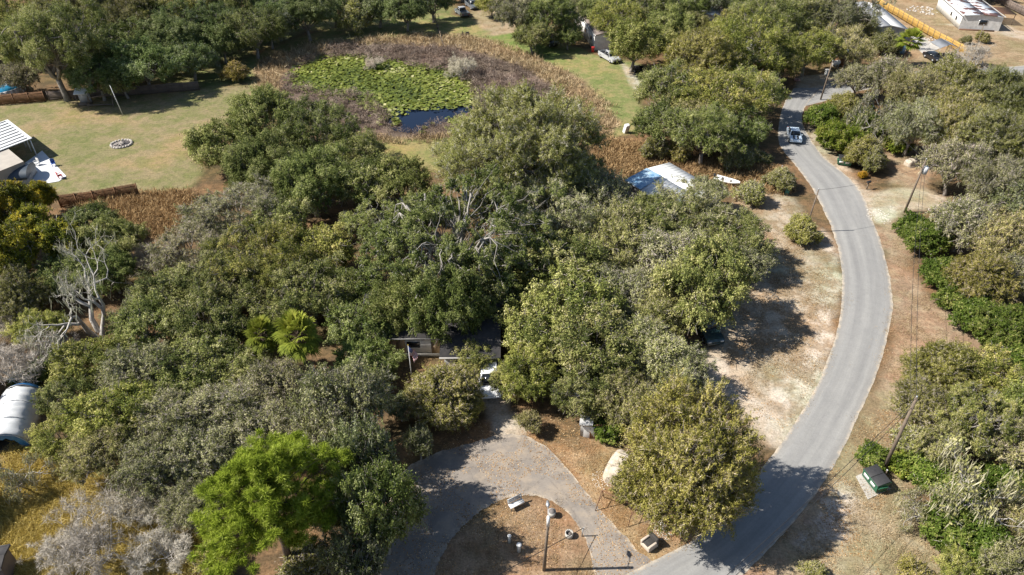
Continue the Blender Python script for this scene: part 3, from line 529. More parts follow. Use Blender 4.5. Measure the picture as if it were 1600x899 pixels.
TREES = [
 (74, 74, 136, 'oak', 'n', 'tall oak with dark leaning trunk at the joint of brown and grey fences', GA, 1.2),
 (8, 42, 105, 'oak', 'y', 'olive oak crown rising behind the blue swimming pool', GA),
 (28, 122, 55, 'mossy', 'g', 'small pale oak hanging over the brown fence beside the pool', GA),
 (125, 20, 115, 'olive', 'n', 'yellowish crown directly behind the leaning trunk oak of the fence joint', GA),
 (168, 72, 95, 'oak', 'd', 'dark oak overhanging the little white roofed shelter from behind the fence', GA),
 (205, 26, 105, 'olive', 'n', 'light olive crown behind the dark oak that overhangs the shelter', GA),
 (222, 98, 85, 'dark', 'b', 'dark oak leaning on the grey fence just past the thin white post', GA),
 (275, 22, 95, 'oak', 'y', 'olive oak deep in the wood behind the grey fence midpoint', GA),
 (268, 66, 80, 'dark', 'b', 'blackish green oak at the shaded edge of the dappled lawn', GA),
 (322, 34, 90, 'oak', 'b', 'bluish oak standing over the dappled lawn behind the wood edge', GA),
 (370, 10, 90, 'oak', 'n', 'mid green oak at the rear of the dappled lawn', GA),
 (395, 52, 75, 'oak', 'd', 'dark oak on the dappled lawn nearest to the brown rounded bush', GA),
 (430, 18, 85, 'oak', 'b', 'bluish oak between dappled lawn and open lawn, behind the dark one', GA),
 (478, 22, 75, 'dark', 'b', 'blackish oak throwing its shade on the lawn above the reeds', GA),
 (520, 5, 70, 'oak', 'b', 'oak half hidden behind the small pale tree of the lawn edge', GA),
 (553, 27, 46, 'bush', 'l', 'small pale tree standing clear at the lawn edge above the pond', GA),
 (590, 10, 62, 'oak', 'b', 'oak crown just past the small pale lawn tree, above the pond', GA),
 (634, 12, 66, 'dark', 'b', 'dark oak with short trunk shadow on the lawn above the pond middle', GA),
 (676, 2, 62, 'oak', 'b', 'oak shading the start of the dirt track beside the two pickups', GA),
 (367, 108, 34, 'bush', 'w', 'brown rounded bush at the end of the grey board fence', GA),
 (768, 4, 48, 'oak', 'y', 'olive oak overhanging the parked grey pickup on the dirt patch', GB),
 (812, 22, 90, 'mossy', 'n', 'moss draped oak beside the bare dirt patch of the two pickups', GB),
 (862, 26, 92, 'oak', 'd', 'dark oak standing over the black sport utility vehicle', GB),
 (908, 4, 76, 'mossy', 'g', 'greyish oak hanging over the roof of the far mobile home', GB),
 (832, 56, 60, 'oak', 'n', 'low oak limb crown beside the green lawn, nearest the vehicle in shade', GB),
 (962, 34, 72, 'oak', 'y', 'bright oak behind the end wall of the far mobile home', GB),
 (990, 72, 84, 'dark', 'l', 'round green tree between mobile home and silver pickup', GB),
 (1006, 14, 82, 'oak', 'n', 'oak crown behind the round green tree of the mobile home', GB),
 (1046, 48, 82, 'dark', 'n', 'dark green crown between the round green tree and the olive oaks', GB),
 (1062, 8, 70, 'oak', 'd', 'dark crown beside the little white roof at the back of the wood', GB),
 (1120, 2, 70, 'mossy', 'd', 'greyish crown behind the little white roof at the back', GB),
 (1168, 6, 70, 'oak', 'n', 'oak right behind the second little white roof', GB),
 (1096, 88, 120, 'olive', 'y', 'big light olive tree in front of the little white roof', GB),
 (1164, 78, 112, 'oak', 'y', 'light oak crown joining the big olive tree on its road side', GB),
 (1050, 148, 104, 'oak', 'n', 'oak at the edge of the white sand track by the silver pickup', GB),
 (1118, 152, 128, 'oak', 'y', 'broad light oak in the middle of the block between lawn and road', GB),
 (1174, 140, 98, 'oak', 'l', 'light oak beside the road mouth where the striped car drives', GB),
 (1032, 200, 84, 'oak', 'd', 'dark oak beside the abandoned white box on the lawn', GB),
 (1102, 212, 108, 'oak', 'n', 'oak behind the reddish weed strip, halfway to the road', GB),
 (1152, 206, 84, 'oak', 'd', 'dark oak overhanging the shaded road by the striped car', GB),
 (1212, 100, 70, 'oak', 'y', 'olive oak at the road mouth behind the light pole crossing', GB),
 (1022, 232, 42, 'bush', 'n', 'low bush where lawn meets the reddish weed strip', GB),
 (1060, 238, 34, 'bush', 'y', 'low yellow green bush along the reddish weed strip', GB),
 (1202, 30, 90, 'oak', 'n', 'oak crown in the back row above the road mouth', GB),
 (1252, 22, 98, 'olive', 'n', 'fine leaved olive crown in the back row above the blue tarp', GB),
 (1306, 26, 88, 'mossy', 'n', 'grey moss oak in the back row beside the grey house roof', GB),
 (1328, 78, 84, 'mossy', 'y', 'olive grey oak between blue tarp and grey house roof', GB),
 (1262, 80, 86, 'oak', 'y', 'olive oak in front of the dark wooden fence by the blue tarp', GB),
 (1422, 68, 44, 'palm', 'n', 'yellowish palm growing beside the concrete drive of the grey roofed house', GB),
 (1385, 66, 46, 'bush', 'd', 'dark bush under the eave of the grey roofed house', GB),
 (1522, 84, 70, 'bare', 'n', 'leafless tree standing before the end of the yellow fence', GB),
 (1536, 58, 20, 'bush', 'l', 'small whitish flowering bush on the tan yard behind the leafless tree', GB),
 (1510, 62, 16, 'bush', 'n', 'tiny green bush at the end of the yellow fence', GB),
 (1288, 182, 54, 'shrub', 'n', 'bright green shrub at the foot of the tall road mouth pole', GF),
 (1312, 212, 64, 'shrub', 'y', 'yellow green shrub between road and the green container', GF),
 (1350, 236, 60, 'bush', 'y', 'feathery olive tree standing between green container and mailbox', GF),
 (1364, 246, 52, 'bush', 'n', 'olive tree behind the mailbox next to the shaded parking spot', GF),
 (1322, 165, 56, 'bush', 'y', 'olive bush behind the bright green shrub of the road mouth', GF),
 (1352, 192, 62, 'shrub', 'n', 'green shrub behind the green container at the wood edge', GF),
 (1346, 122, 76, 'mossy', 'n', 'thin grey trunked oak leaning over the far junction', GD),
 (1390, 118, 88, 'mossy', 'g', 'grey moss oak in front of the black parked car', GD),
 (1378, 170, 92, 'mossbare', 'n', 'half bare tree dripping with grey moss above the green shrubs', GD),
 (1432, 142, 96, 'mossy', 'y', 'olive grey oak at the wood edge below the sandy yard', GD),
 (1482, 138, 88, 'olive', 'n', 'fine olive tree at the wood edge before the leafless tree', GD),
 (1534, 146, 98, 'olive', 'n', 'fine olive tree at the wood edge beside the far side road', GD),
 (1586, 156, 104, 'olive', 'd', 'darker olive tree along the far side road at the frame edge', GD),
 (1428, 200, 104, 'mossy', 'n', 'moss oak behind the tan tarp covered pile', GD),
 (1488, 200, 112, 'olive', 'l', 'large olive crown in the middle of the far part of the wood', GD),
 (1550, 214, 116, 'olive', 'n', 'large olive crown second row from the far side road', GD),
 (1602, 236, 100, 'oak', 'y', 'oak at the frame edge second row from the far side road', GD),
 (1494, 262, 108, 'mossy', 'g', 'grey oak hung with moss behind the transformer pole', GD),
 (1556, 286, 116, 'mossy', 'n', 'grey oak behind the moss hung one of the transformer pole', GD),
 (1602, 322, 100, 'mossy', 'd', 'greyish oak at the frame edge level with the dirt drive', GD),
 (1402, 222, 40, 'shrub', 'y', 'yellowish shrub overhanging the tan tarp pile', GF),
 (1428, 352, 52, 'shrub', 'd', 'dark green shrub at the foot of the transformer pole', GF),
 (1456, 372, 74, 'shrub', 'n', 'wide green shrub below the dirt drive beside the transformer pole', GF),
 (1476, 424, 74, 'shrub', 'd', 'dark green shrub halfway down the verge under the wires', GF),
 (1506, 352, 106, 'mossy', 'g', 'grey moss oak at the end of the dirt drive', GD),
 (1566, 376, 108, 'mossy', 'y', 'olive grey oak behind the moss oak of the dirt drive end', GD),
 (1540, 436, 96, 'olive', 'y', 'olive tree behind the dark verge shrub', GD),
 (1596, 432, 100, 'mossy', 'n', 'greyish oak at the frame edge behind the olive verge tree', GD),
 (1494, 464, 56, 'shrub', 'n', 'green shrub at the corner where the tan verge widens', GF),
 (1530, 492, 76, 'shrub', 'd', 'deep green thicket shrub just past the widening verge', GF),
 (1574, 512, 92, 'shrub', 'n', 'big green thicket shrub at the frame edge beyond the verge', GF),
 (1600, 566, 84, 'shrub', 'd', 'dark green shrub between the thicket and the olive oaks', GF),
 (1478, 578, 112, 'olive', 'y', 'olive tree bulging toward the tan verge opposite the road bend', GD),
 (1548, 588, 116, 'oak', 'y', 'olive oak behind the verge bulging olive tree', GD),
 (1452, 634, 96, 'olive', 'n', 'olive tree hiding the upper part of the leaning roadside pole', GD),
 (1602, 640, 104, 'oak', 'l', 'light oak at the frame edge with pale limbs showing', GD),
 (1522, 652, 124, 'sparse', 'l', 'open oak with white limbs inland from the leaning roadside pole', GD, 1.3),
 (1590, 706, 112, 'open', 'l', 'moss oak at the frame edge behind the white limbed oak', GD),
 (1428, 690, 64, 'bush', 'n', 'olive bush touching the leaning roadside pole', GF),
 (1472, 700, 84, 'open', 'y', 'moss oak between the leaning pole and the white limbed oak', GD, 1.4),
 (1532, 740, 150, 'mossbare', 'l', 'tree with a tall grey trunk and long moss beards behind the dumpster', GD, 1.3),
 (1450, 786, 78, 'mossbare', 'l', 'low limb tree reaching its moss over the lawn by the dumpster', GD),
 (1412, 726, 44, 'shrub', 'y', 'yellow green shrub between leaning pole and moss trees', GF),
 (1486, 826, 84, 'shrub', 'n', 'bright green undergrowth shrub beside the tan lawn, nearest the dumpster', GF),
 (1536, 842, 92, 'shrub', 'd', 'dark green undergrowth shrub deeper in the corner wood', GF),
 (1448, 734, 60, 'shrub', 'n', 'green shrub right behind the dumpster', GF),
 (1594, 806, 104, 'open', 'y', 'moss oak at the frame edge of the corner wood', GD),
 (1572, 876, 96, 'open', 'l', 'pale moss oak in the very corner of the scene', GD),
 (1506, 896, 80, 'oak', 'y', 'olive oak crown at the end of the tan lawn, cut by the frame', GD),
 (1432, 896, 56, 'bush', 'y', 'small olive bush at the near end of the tan lawn', GF),
 (1272, 892, 36, 'bush', 'l', 'straggly pale bush on the verge beside the near road', GF),
 (1364, 712, 46, 'shrub', 'n', 'round green shrub alone on the verge between road and leaning pole', GF),
 (1254, 356, 58, 'bush', 'y', 'bright feathery bush at the foot of the thin pole inside the bend', GF),
 (1222, 276, 50, 'bush', 'n', 'olive bush inside the bend next to the blue bin', GF),
 (1172, 238, 36, 'bush', 'n', 'lone olive bush at the end of the reddish weeds near the road', GF),
 (1196, 246, 24, 'bush', 'd', 'low dark bush hugging the shaded road beside the striped car', GF),
 (1174, 300, 46, 'bush', 'n', 'thin crooked small tree beside the boat trailer', GF),
 # ---- grove round the house
 (346, 226, 100, 'dark', 'n', 'dark oak bulging onto the lawn nearest the stone fire ring', GC_),
 (418, 190, 122, 'dark', 'n', 'tall dark oak at the pond side corner of the grove', GC_),
 (408, 256, 122, 'dark', 'd', 'blackish oak in front of the pond side corner oak', GC_),
 (492, 208, 112, 'oak', 'd', 'green oak beside the pond side corner oak, nearest the purple brush', GC_),
 (548, 236, 96, 'oak', 'n', 'oak at the small grass strip below the pond', GC_),
 (486, 284, 128, 'dark', 'd', 'very dark oak in the hollow between corner oak and white limbed oak', GC_),
 (566, 286, 106, 'oak', 'n', 'mid green oak between grass strip and the white limbed oak', GC_),
 (368, 334, 138, 'mossy', 'g', 'grey oak with hanging moss beside the orange weed patch', GC_),
 (296, 392, 116, 'mossy', 'g', 'grey oak just below the orange weed patch', GC_),
 (436, 352, 96, 'oak', 'g', 'grey green oak between moss oak of the weeds and white limbed oak', GC_),
 (414, 410, 134, 'oak', 'y', 'light olive oak right behind the pair of palms', GC_),
 (340, 446, 126, 'oak', 'n', 'green oak between palms and the grey oak below the weeds', GC_),
 (488, 398, 118, 'oak', 'y', 'light olive oak touching the white limbed oak on its palm side', GC_),
 (484, 462, 126, 'oak', 'n', 'oak directly behind the larger palm', GC_),
 (556, 452, 92, 'oak', 'd', 'dark oak between the larger palm and the white limbed oak', GC_),
 (700, 372, 300, 'sparse', 'd', 'huge spreading oak with bare white limbs in the middle of the grove', GC_, 1.2),
 (630, 288, 96, 'dark', 'n', 'dark oak where the grass strip meets the white limbed oak', GC_),
 (790, 308, 100, 'dark', 'd', 'dark oak pressed between the rounded pond tree and white limbed oak', GC_),
 (800, 412, 100, 'dark', 'n', 'deep green oak on the road side of the white limbed oak', GC_),
 (600, 350, 110, 'sparse', 'n', 'smaller open oak with pale limbs beside the huge spreading one', GC_),
 (820, 224, 242, 'olive', 'n', 'great rounded olive tree alone at the foot of the pond', GC_, 1.15),
 (908, 276, 70, 'oak', 'd', 'dark oak at the skirt of the rounded pond tree, next to orange weeds', GC_),
 (866, 336, 138, 'mossy', 'n', 'grey mossy oak in front of the rounded pond tree', GC_),
 (940, 316, 108, 'mossy', 'g', 'grey twiggy oak beside the blue corner of the white roof', GC_),
 (878, 412, 146, 'oak', 'n', 'green oak between grey mossy oak and the driveway grove', GC_),
 (966, 378, 132, 'mossy', 'y', 'olive grey oak in front of the blue roof corner', GC_),
 (1078, 338, 140, 'open', 'l', 'open oak crown through which the white roof shows', GC_),
 (1140, 366, 110, 'oak', 'n', 'oak below the boat trailer at the yard edge', GC_),
 (1166, 404, 80, 'mossy', 'n', 'grey oak reaching furthest over the sandy yard', GC_),
 (1050, 408, 138, 'mossy', 'g', 'grey oak with bare twigs below the white roof', GC_),
 (1112, 446, 138, 'dark', 'n', 'dark domed oak shading the parked green car', GC_, 1.25),
 (972, 456, 120, 'mossy', 'g', 'pale grey oak in the centre of the road side grove', GC_),
 (902, 484, 138, 'oak', 'l', 'light green oak behind the dark roof of the house wing', GC_),
 (1026, 492, 104, 'mossy', 'y', 'olive grey oak between pale grey oak and the parked green car', GC_),
 (842, 526, 112, 'oak', 'l', 'light oak overhanging the dark roof of the house wing', GC_),
 (930, 548, 138, 'oak', 'n', 'oak in the middle of the driveway side of the grove', GC_),
 (1014, 552, 126, 'mossy', 'l', 'pale mossy oak with bare limbs, grove side of the sandy drive', GC_),
 (1064, 586, 100, 'mossy', 'n', 'mossy oak along the white sand drive behind the great olive tree', GC_),
 (826, 590, 92, 'oak', 'y', 'olive oak covering the white van', GC_),
 (914, 618, 92, 'oak', 'n', 'oak behind the small shed by the loop driveway', GC_),
 (984, 626, 108, 'mossy', 'y', 'olive oak with crooked limbs behind the great olive tree', GC_),
 (690, 612, 116, 'olive', 'l', 'light olive tree in front of the flagpole', GC_),
 (728, 634, 60, 'oak', 'w', 'reddish small oak beside the white sand path', GC_),
 (828, 660, 50, 'open', 'y', 'small olive oak at the head of the loop driveway', GC_),
 (1086, 720, 226, 'olive', 'y', 'great rounded olive tree at the corner of driveway and road', GC_, 1.55),
 (996, 752, 74, 'bush', 'n', 'low bush skirting the great olive tree beside the tan tarp', GC_),
 (948, 672, 44, 'shrub', 'n', 'green shrub beside the brown panel of the small shed', GC_),
 (640, 476, 92, 'dark', 'n', 'dark oak behind the white house wall with the window', GC_, 1.4),
 (706, 492, 104, 'dark', 'd', 'dark oak over the roof joint of the house and its wing', GC_, 1.5),
 (566, 508, 104, 'oak', 'd', 'dark oak between larger palm and the white house wall', GC_),
 (412, 534, 58, 'palm', 'p', 'smaller yellow fan palm of the pair', GC_, 1.3),
 (470, 548, 78, 'palm', 'p', 'larger green fan palm of the pair', GC_, 1.15),
 (388, 492, 100, 'oak', 'n', 'oak just behind the smaller yellow palm', GC_),
 (322, 508, 112, 'oak', 'n', 'oak on the thicket side of the smaller yellow palm', GC_),
 (262, 462, 104, 'oak', 'g', 'grey green oak between the white dead tree and the grove', GE),
 (226, 516, 106, 'oak', 'n', 'oak below the pale bare limbs of the dead tree', GE),
 (196, 470, 74, 'mossbare', 'n', 'half bare crooked tree next to the white dead tree', GE),
 (152, 566, 112, 'oak', 'y', 'olive oak between dead tree and hoop tent', GE),
 (226, 584, 112, 'mossy', 'n', 'mossy oak amid the thicket behind the hoop tent', GE),
 (298, 576, 118, 'oak', 'n', 'green oak in the thicket in line with the palms', GE),
 (366, 574, 100, 'oak', 'n', 'green oak in front of the smaller yellow palm', GE),
 (438, 606, 104, 'mossy', 'n', 'mossy oak in front of the larger green palm', GE),
 (346, 642, 122, 'mossy', 'g', 'grey mossy oak between the palms and the bright pine', GE),
 (268, 656, 128, 'mossy', 'n', 'mossy oak in the heart of the thicket', GE),
 (188, 648, 118, 'oak', 'y', 'olive oak two crowns away from the hoop tent', GE),
 (112, 622, 86, 'oak', 'n', 'oak leaning at the blue end of the hoop tent', GE),
 (96, 682, 84, 'oak', 'y', 'olive oak standing beside the open mouth of the hoop tent', GE),
 (160, 706, 112, 'mossy', 'y', 'mossy oak above the yellow tall grass', GE),
 (240, 724, 120, 'mossy', 'n', 'mossy oak behind the lilac bare trees', GE),
 (322, 704, 112, 'mossy', 'g', 'mossy oak whose crown touches the bright pine', GE),
 (414, 668, 108, 'mossy', 'g', 'grey oak right behind the bright pine', GE),
 (540, 642, 142, 'mossy', 'n', 'dense grey green oak across the shade from the flagpole', GC_, 1.35),
 (486, 686, 100, 'mossy', 'g', 'grey twiggy oak between the bright pine and the dense grey oak', GC_),
 (572, 726, 136, 'open', 'd', 'twiggy oak beside the shaded bend of the loop driveway', GC_, 1.9),
 (530, 792, 112, 'open', 'd', 'dark twiggy oak touching the road side of the bright pine', GC_, 1.6),
 (596, 800, 118, 'oak', 'd', 'dark oak spreading its shade over the loop driveway', GC_, 2.0),
 (560, 872, 128, 'open', 'd', 'dark oak at the near end of the loop driveway', GC_, 1.9),
 (474, 880, 84, 'bush', 'n', 'olive undergrowth at the foot of the bright pine', GE),
 (424, 794, 186, 'pine', 'd', 'bright green pine, the only one in the scene', GE, 1.05),
 (300, 790, 88, 'mossy', 'n', 'greyish small oak between lilac bare trees and the pine', GE),
 (332, 872, 62, 'bush', 'y', 'yellowish bush in the dry grass beside the pine', GE),
 (22, 322, 84, 'tall', 'n', 'slender yellow green tree beside the dark arched shed', GE),
 (66, 306, 44, 'tall', 'y', 'narrow yellow spire tree in front of the white patio', GE),
 (52, 356, 74, 'tall', 'n', 'slender tree one row nearer than the yellow spire', GE),
 (20, 398, 84, 'tall', 'n', 'slender yellow green tree at the frame edge above the thicket', GE),
 (92, 372, 74, 'tall', 'd', 'dark slender tree beside the short brown fence end', GE),
 (98, 430, 84, 'oak', 'd', 'dark oak right behind the white dead tree', GE),
 (138, 346, 80, 'oak', 'd', 'dark oak in front of the short brown fence', GE),
 (176, 376, 78, 'dark', 'n', 'dark green oak beside the orange weeds and the pale bare tree', GE),
 (30, 462, 92, 'olive', 'n', 'olive tree at the frame edge level with the dead tree', GE),
 (216, 400, 66, 'bare', 'l', 'pale grey bare tree at the corner of the orange weeds', GE),
 (176, 428, 76, 'dark', 'd', 'dark oak in the gap below the pale bare tree', GE),
 (122, 452, 120, 'dead', 'n', 'white dead tree with broken limbs rising over the thicket', GE),
 (62, 512, 78, 'oak', 'y', 'olive oak in front of the dead tree on the frame side', GE),
 (86, 540, 62, 'bare', 'n', 'grey bare tree between dead tree and hoop tent', GE),
 (18, 562, 120, 'bare', 'n', 'large grey bare tree at the frame edge behind the hoop tent', GE),
 (50, 580, 46, 'shrub', 'd', 'single green shrub wrapped in the grey bare branches', GE),
 (14, 506, 66, 'bare', 'l', 'pale bare tree at the frame edge above the large grey one', GE),
 (24, 732, 88, 'mossbare', 'n', 'drooping moss grey tree in front of the hoop tent mouth', GE),
 (140, 836, 172, 'bare', 'n', 'largest lilac grey bare tree in the dry grass', GE),
 (206, 784, 116, 'bare', 'l', 'pale lilac bare tree at the rear of the dry grass', GE),
 (86, 862, 92, 'bare', 'n', 'lilac bare tree nearest the dark shed roof', GE),
 (244, 850, 104, 'bare', 'n', 'lilac bare tree nearest the pine', GE),
 (586, 96, 34, 'bare', 'l', 'pale grey willow bush at the rear bank of the pond', 'willow bushes by the pond'),
 (722, 104, 52, 'bare', 'l', 'wide pale grey willow bush at the road end of the pond', 'willow bushes by the pond'),
 (592, 104, 12, 'shrub', 'd', 'small dark green shrub at the rear edge of the lily pads', 'willow bushes by the pond'),

 (606, 492, 84, 'dark', 'n', 'dark oak covering the roof of the low white house', GC_, 1.25),
 (664, 498, 66, 'oak', 'd', 'oak over the roof ridge between house wall window and wing', GC_, 1.3),
 (566, 566, 84, 'dark', 'd', 'dark oak at the shaded corner of the low white house', GC_),
 (786, 480, 100, 'oak', 'd', 'dark oak rising at the rear of the dark roofed wing', GC_),
 (802, 588, 72, 'oak', 'l', 'light small oak leaning over the front of the wing', GC_),
 (1018, 350, 104, 'oak', 'n', 'oak in front of the blue tarped roof corner', GC_),
 (1092, 352, 100, 'open', 'y', 'open olive oak before the near eave of the white roof', GC_),
 (626, 640, 62, 'open', 'd', 'thin oak in the shade between dense grey oak and light olive tree', GC_),
 (655, 690, 60, 'open', 'd', 'thin dark oak at the rear bend of the loop driveway', GC_, 1.7),
 (745, 560, 64, 'oak', 'l', 'light oak touching the pale eave board of the wing', GC_),
 (150, 118, 74, 'dark', 'b', 'dark low oak filling the wood edge behind the white roofed shelter', GA),
 (190, 122, 60, 'dark', 'n', 'low dark green oak pressed against the grey fence centre', GA),
 (60, 30, 90, 'mossy', 'n', 'greyish oak crown behind the tall leaning oak', GA),
 (250, 40, 80, 'dark', 'b', 'dark crown in the second row of the wood above the lawn shade', GA),
 (345, 66, 60, 'dark', 'b', 'dark low oak between the bluish ones on the dappled lawn', GA),
 (420, 46, 60, 'mossy', 'b', 'greyish small oak at the front edge of the dappled lawn', GA),
 (296, 92, 64, 'oak', 'b', 'bluish small oak in the dappled lawn by the fence end', GA),
 (455, 4, 80, 'mossy', 'b', 'greyish oak in the rear row above the reeds', GA),
 (935, 18, 62, 'oak', 'd', 'dark oak reaching over the roof ridge of the far mobile home', GB),
 (888, 56, 46, 'oak', 'd', 'small dark oak before the sunny wall of the far mobile home', GB),
 (1140, 36, 60, 'oak', 'y', 'olive oak half covering the two little white roofs', GB),
 (1082, 30, 46, 'oak', 'n', 'small oak in front of the nearer little white roof', GB),
 (1348, 46, 50, 'olive', 'n', 'olive tree overhanging the pale grey roof', GB),
 (1075, 180, 90, 'mossy', 'y', 'grey olive oak in the block core behind the big olive tree', GB),
 (1150, 246, 50, 'bush', 'n', 'olive bush row before the reddish weeds, road end', GB),
 (1348, 272, 15, 'bush', 'o', 'tiny orange leaved bush under the feathery olive tree by the mailbox', GF),
 (1030, 350, 84, 'open', 'n', 'open oak whose twigs cross the middle of the white roof', GC_),
 (1104, 302, 74, 'open', 'n', 'thin oak crown crossing the end of the white roof near the boat', GC_),
 (1058, 296, 56, 'open', 'y', 'wispy oak top poking up in front of the white roof ridge', GC_),
 (1570, 756, 84, 'shrub', 'd', 'dark undergrowth shrub beneath the white limbed and moss trees', GF),
 (1500, 770, 70, 'shrub', 'n', 'green undergrowth shrub at the foot of the tall grey trunk', GF),
 # ---- outside the frame: they only shade the picture or close the view to the side
 (-110, 790, 115, 'oak', 'n', 'oak beyond the frame edge shading the tall yellow grass', GE),
]
for t in TREES: plant(*t)
_r = random.Random(9)
for k in range(34):
    plant(-120 + k * 52 + _r.uniform(-20, 20), _r.uniform(-75, -22), _r.uniform(60, 85), _r.choice(['oak', 'mossy', 'dark']), _r.choice('nbdy'), 'distant oak of the tree belt closing the view behind the farthest lawn', 'trees of the far belt')
for px, py, w, kd in ((1690, 200, 120, 'olive'), (1690, 330, 120, 'mossy'), (1700, 470, 120, 'oak'), (1700, 600, 130, 'oak'), (1700, 730, 130, 'mossy'), (1690, 850, 130, 'mossy'), (-80, 330, 110, 'tall'), (-80, 460, 110, 'oak'), (-80, 600, 120, 'mossy'), (-90, 60, 110, 'oak'), (-40, 20, 90, 'oak')):
    plant(px, py, w, kd, 'n', 'oak just past the frame edge continuing the woods', 'trees past the frame edge')
for ps in PROTO.values():
    for p in ps:
        if not p.used:
            for ch in list(p.root.children): bpy.data.objects.remove(ch)
            bpy.data.objects.remove(p.root)

# ------------------------------------------------------------------ countless ground plants (stuff)
def scatter(poly_px, n, seed, noise_cut=None, scale=4):
    rng = np.random.default_rng(seed); Pw = ats(poly_px); xs = [p.x for p in Pw]; ys = [p.y for p in Pw]; out = []
    while sum(len(o) for o in out) < n:
        X = rng.uniform(min(xs), max(xs), n*2); Y = rng.uniform(min(ys), max(ys), n*2); s = sdist(X, Y, Pw) + rng.normal(0, .8, n*2)
        k = s > 0
        if noise_cut is not None: k &= vnoise(X, Y, scale, seed + 1) > noise_cut
        out.append(np.stack([X, Y], 1)[k])
    return np.concatenate(out)[:n], rng
def blades(name, polys, n, h, mat, label, cat, tuft=.25, per=7, w=.06, lean=.45, seed=1, cut=None, scale=4, inside=None):
    g = G()
    for k, pl in enumerate(polys if isinstance(polys[0][0], (list, tuple)) else [polys]):
        P2, rng = scatter(pl, n, seed + k, cut, scale)
        if inside is not None: P2 = P2[sdist(P2[:, 0], P2[:, 1], inside) < -.3]
        big = .6 + 1.0 * (vnoise(P2[:, 0], P2[:, 1], 5, seed + 9) + .5); big *= rng.uniform(.6, 1.3, len(P2))
        Pp = np.repeat(P2, per, 0); m_ = len(Pp); d = np.concatenate([rng.normal(0, lean, (m_, 2)), np.ones((m_, 1))], 1); d = unit(d)
        L = h * np.repeat(big, per) * rng.uniform(.6, 1.2, m_); P3 = np.concatenate([Pp + rng.normal(0, tuft, (m_, 2)), np.zeros((m_, 1))], 1) + d*L[:, None]*.5
        tt = np.repeat(np.clip(rng.normal(.5, .22, len(P2)), 0, 1), per) + rng.normal(0, .12, m_)
        leaves(g, rng, P3, rng.normal(0, 1, (m_, 3)) + [0, 0, .3], L, w, np.clip(tt, 0, 1), hang=d)
    return tag(g.obj(name, mat), label, cat, kind='stuff')
STRAW = leafmat('dry_straw', [(0, (.13, .095, .060)), (.5, (.29, .22, .135)), (1, (.46, .38, .26))], trans=.15, rough=.9, spec=.1)
GOLD = leafmat('golden_grass', [(0, (.19, .145, .04)), (.5, (.40, .32, .115)), (1, (.58, .48, .23))], trans=.2, rough=.9, spec=.1)
RUST = leafmat('rusty_weed', [(0, (.13, .085, .05)), (.5, (.29, .20, .11)), (1, (.46, .34, .20))], trans=.15, rough=.9, spec=.1)
PURP = leafmat('purple_twig', [(0, (.075, .056, .046)), (.5, (.18, .142, .115)), (1, (.31, .255, .215))], trans=.05, rough=.9, spec=.05)
brush_w = ats(PX_BRUSH)
blades('reed_bed', PX_RING, 9000, 1.0, STRAW, 'tan dry reeds ringing the pond', 'reeds', w=.09, seed=21, inside=brush_w)
blades('dry_weeds', PX_WEED_R, 3600, .7, RUST, 'reddish brown dry weeds beside the white roof', 'weeds', w=.08, seed=31)
blades('orange_weeds', PX_WEED_L, 2200, .8, RUST, 'orange dry weeds below the short brown fence', 'weeds', w=.08, seed=41)
blades('tall_grass', PX_TALLGRASS, 7000, .55, GOLD, 'yellow tall dry grass under the lilac bare trees', 'grass', w=.03, per=11, lean=.7, seed=51)
blades('lawn_tufts', [(640, 915), (735, 808), (800, 772), (855, 776), (900, 815), (932, 880), (940, 930)], 1500, .13, STRAW, 'short dry grass tufts on the driveway island', 'grass', w=.02, tuft=.15, seed=61, cut=-.05, scale=2)
blades('verge_tufts', [(870, 690), (940, 690), (1010, 760), (1090, 836), (1020, 865), (970, 815), (905, 742)], 1500, .15, STRAW, 'short orange grass tufts between driveway and great olive tree', 'grass', w=.02, tuft=.15, seed=63, cut=-.05, scale=2)
blades('roadside_tufts', [(1400, 345), (1440, 460), (1530, 520), (1440, 570), (1400, 650), (1420, 700), (1390, 780), (1470, 850), (1480, 899), (1200, 899), (1310, 770), (1380, 620), (1402, 480), (1388, 380)], 3600, .14, STRAW, 'sparse dry tufts along the verge of the road', 'grass', w=.03, tuft=.2, seed=65, cut=0, scale=2.5)
blades('yard_tufts', [(1120, 520), (1190, 420), (1240, 320), (1290, 400), (1308, 480), (1285, 560), (1225, 660), (1140, 600)], 2600, .14, STRAW, 'sparse dry tufts on the sandy yard inside the bend', 'grass', w=.03, tuft=.2, seed=67, cut=.02, scale=2.5)
# brown twiggy brush round the lily pads
g = G(); P2, rng = scatter(PX_BRUSH, 900, 71); pw = ats([(455, 112), (500, 92), (575, 92), (640, 104), (700, 114), (732, 132), (742, 158), (742, 172), (700, 192), (640, 208), (612, 190), (590, 150), (520, 145), (470, 135)])
P2 = P2[sdist(P2[:, 0], P2[:, 1], pw) < 0]
for c in P2:
    r = rng.uniform(.7, 1.7); n = int(70*r); d = unit(rng.normal(0, 1, (n, 3)) * [1, 1, .8] + [0, 0, .7]); t0 = rng.uniform(.15, .85)
    leaves(g, rng, np.array([c[0], c[1], .1]) + d * (r*rng.random(n)**.5)[:, None] * [1, 1, .9], rng.normal(0, 1, (n, 3)), rng.uniform(.4, .9, n), .06, np.clip(t0 + rng.normal(0, .15, n), 0, 1), hang=d + rng.normal(0, .3, (n, 3)))
tag(g.obj('marsh_brush', PURP), 'purple brown twiggy brush between reeds and lily pads', 'brush', kind='stuff')
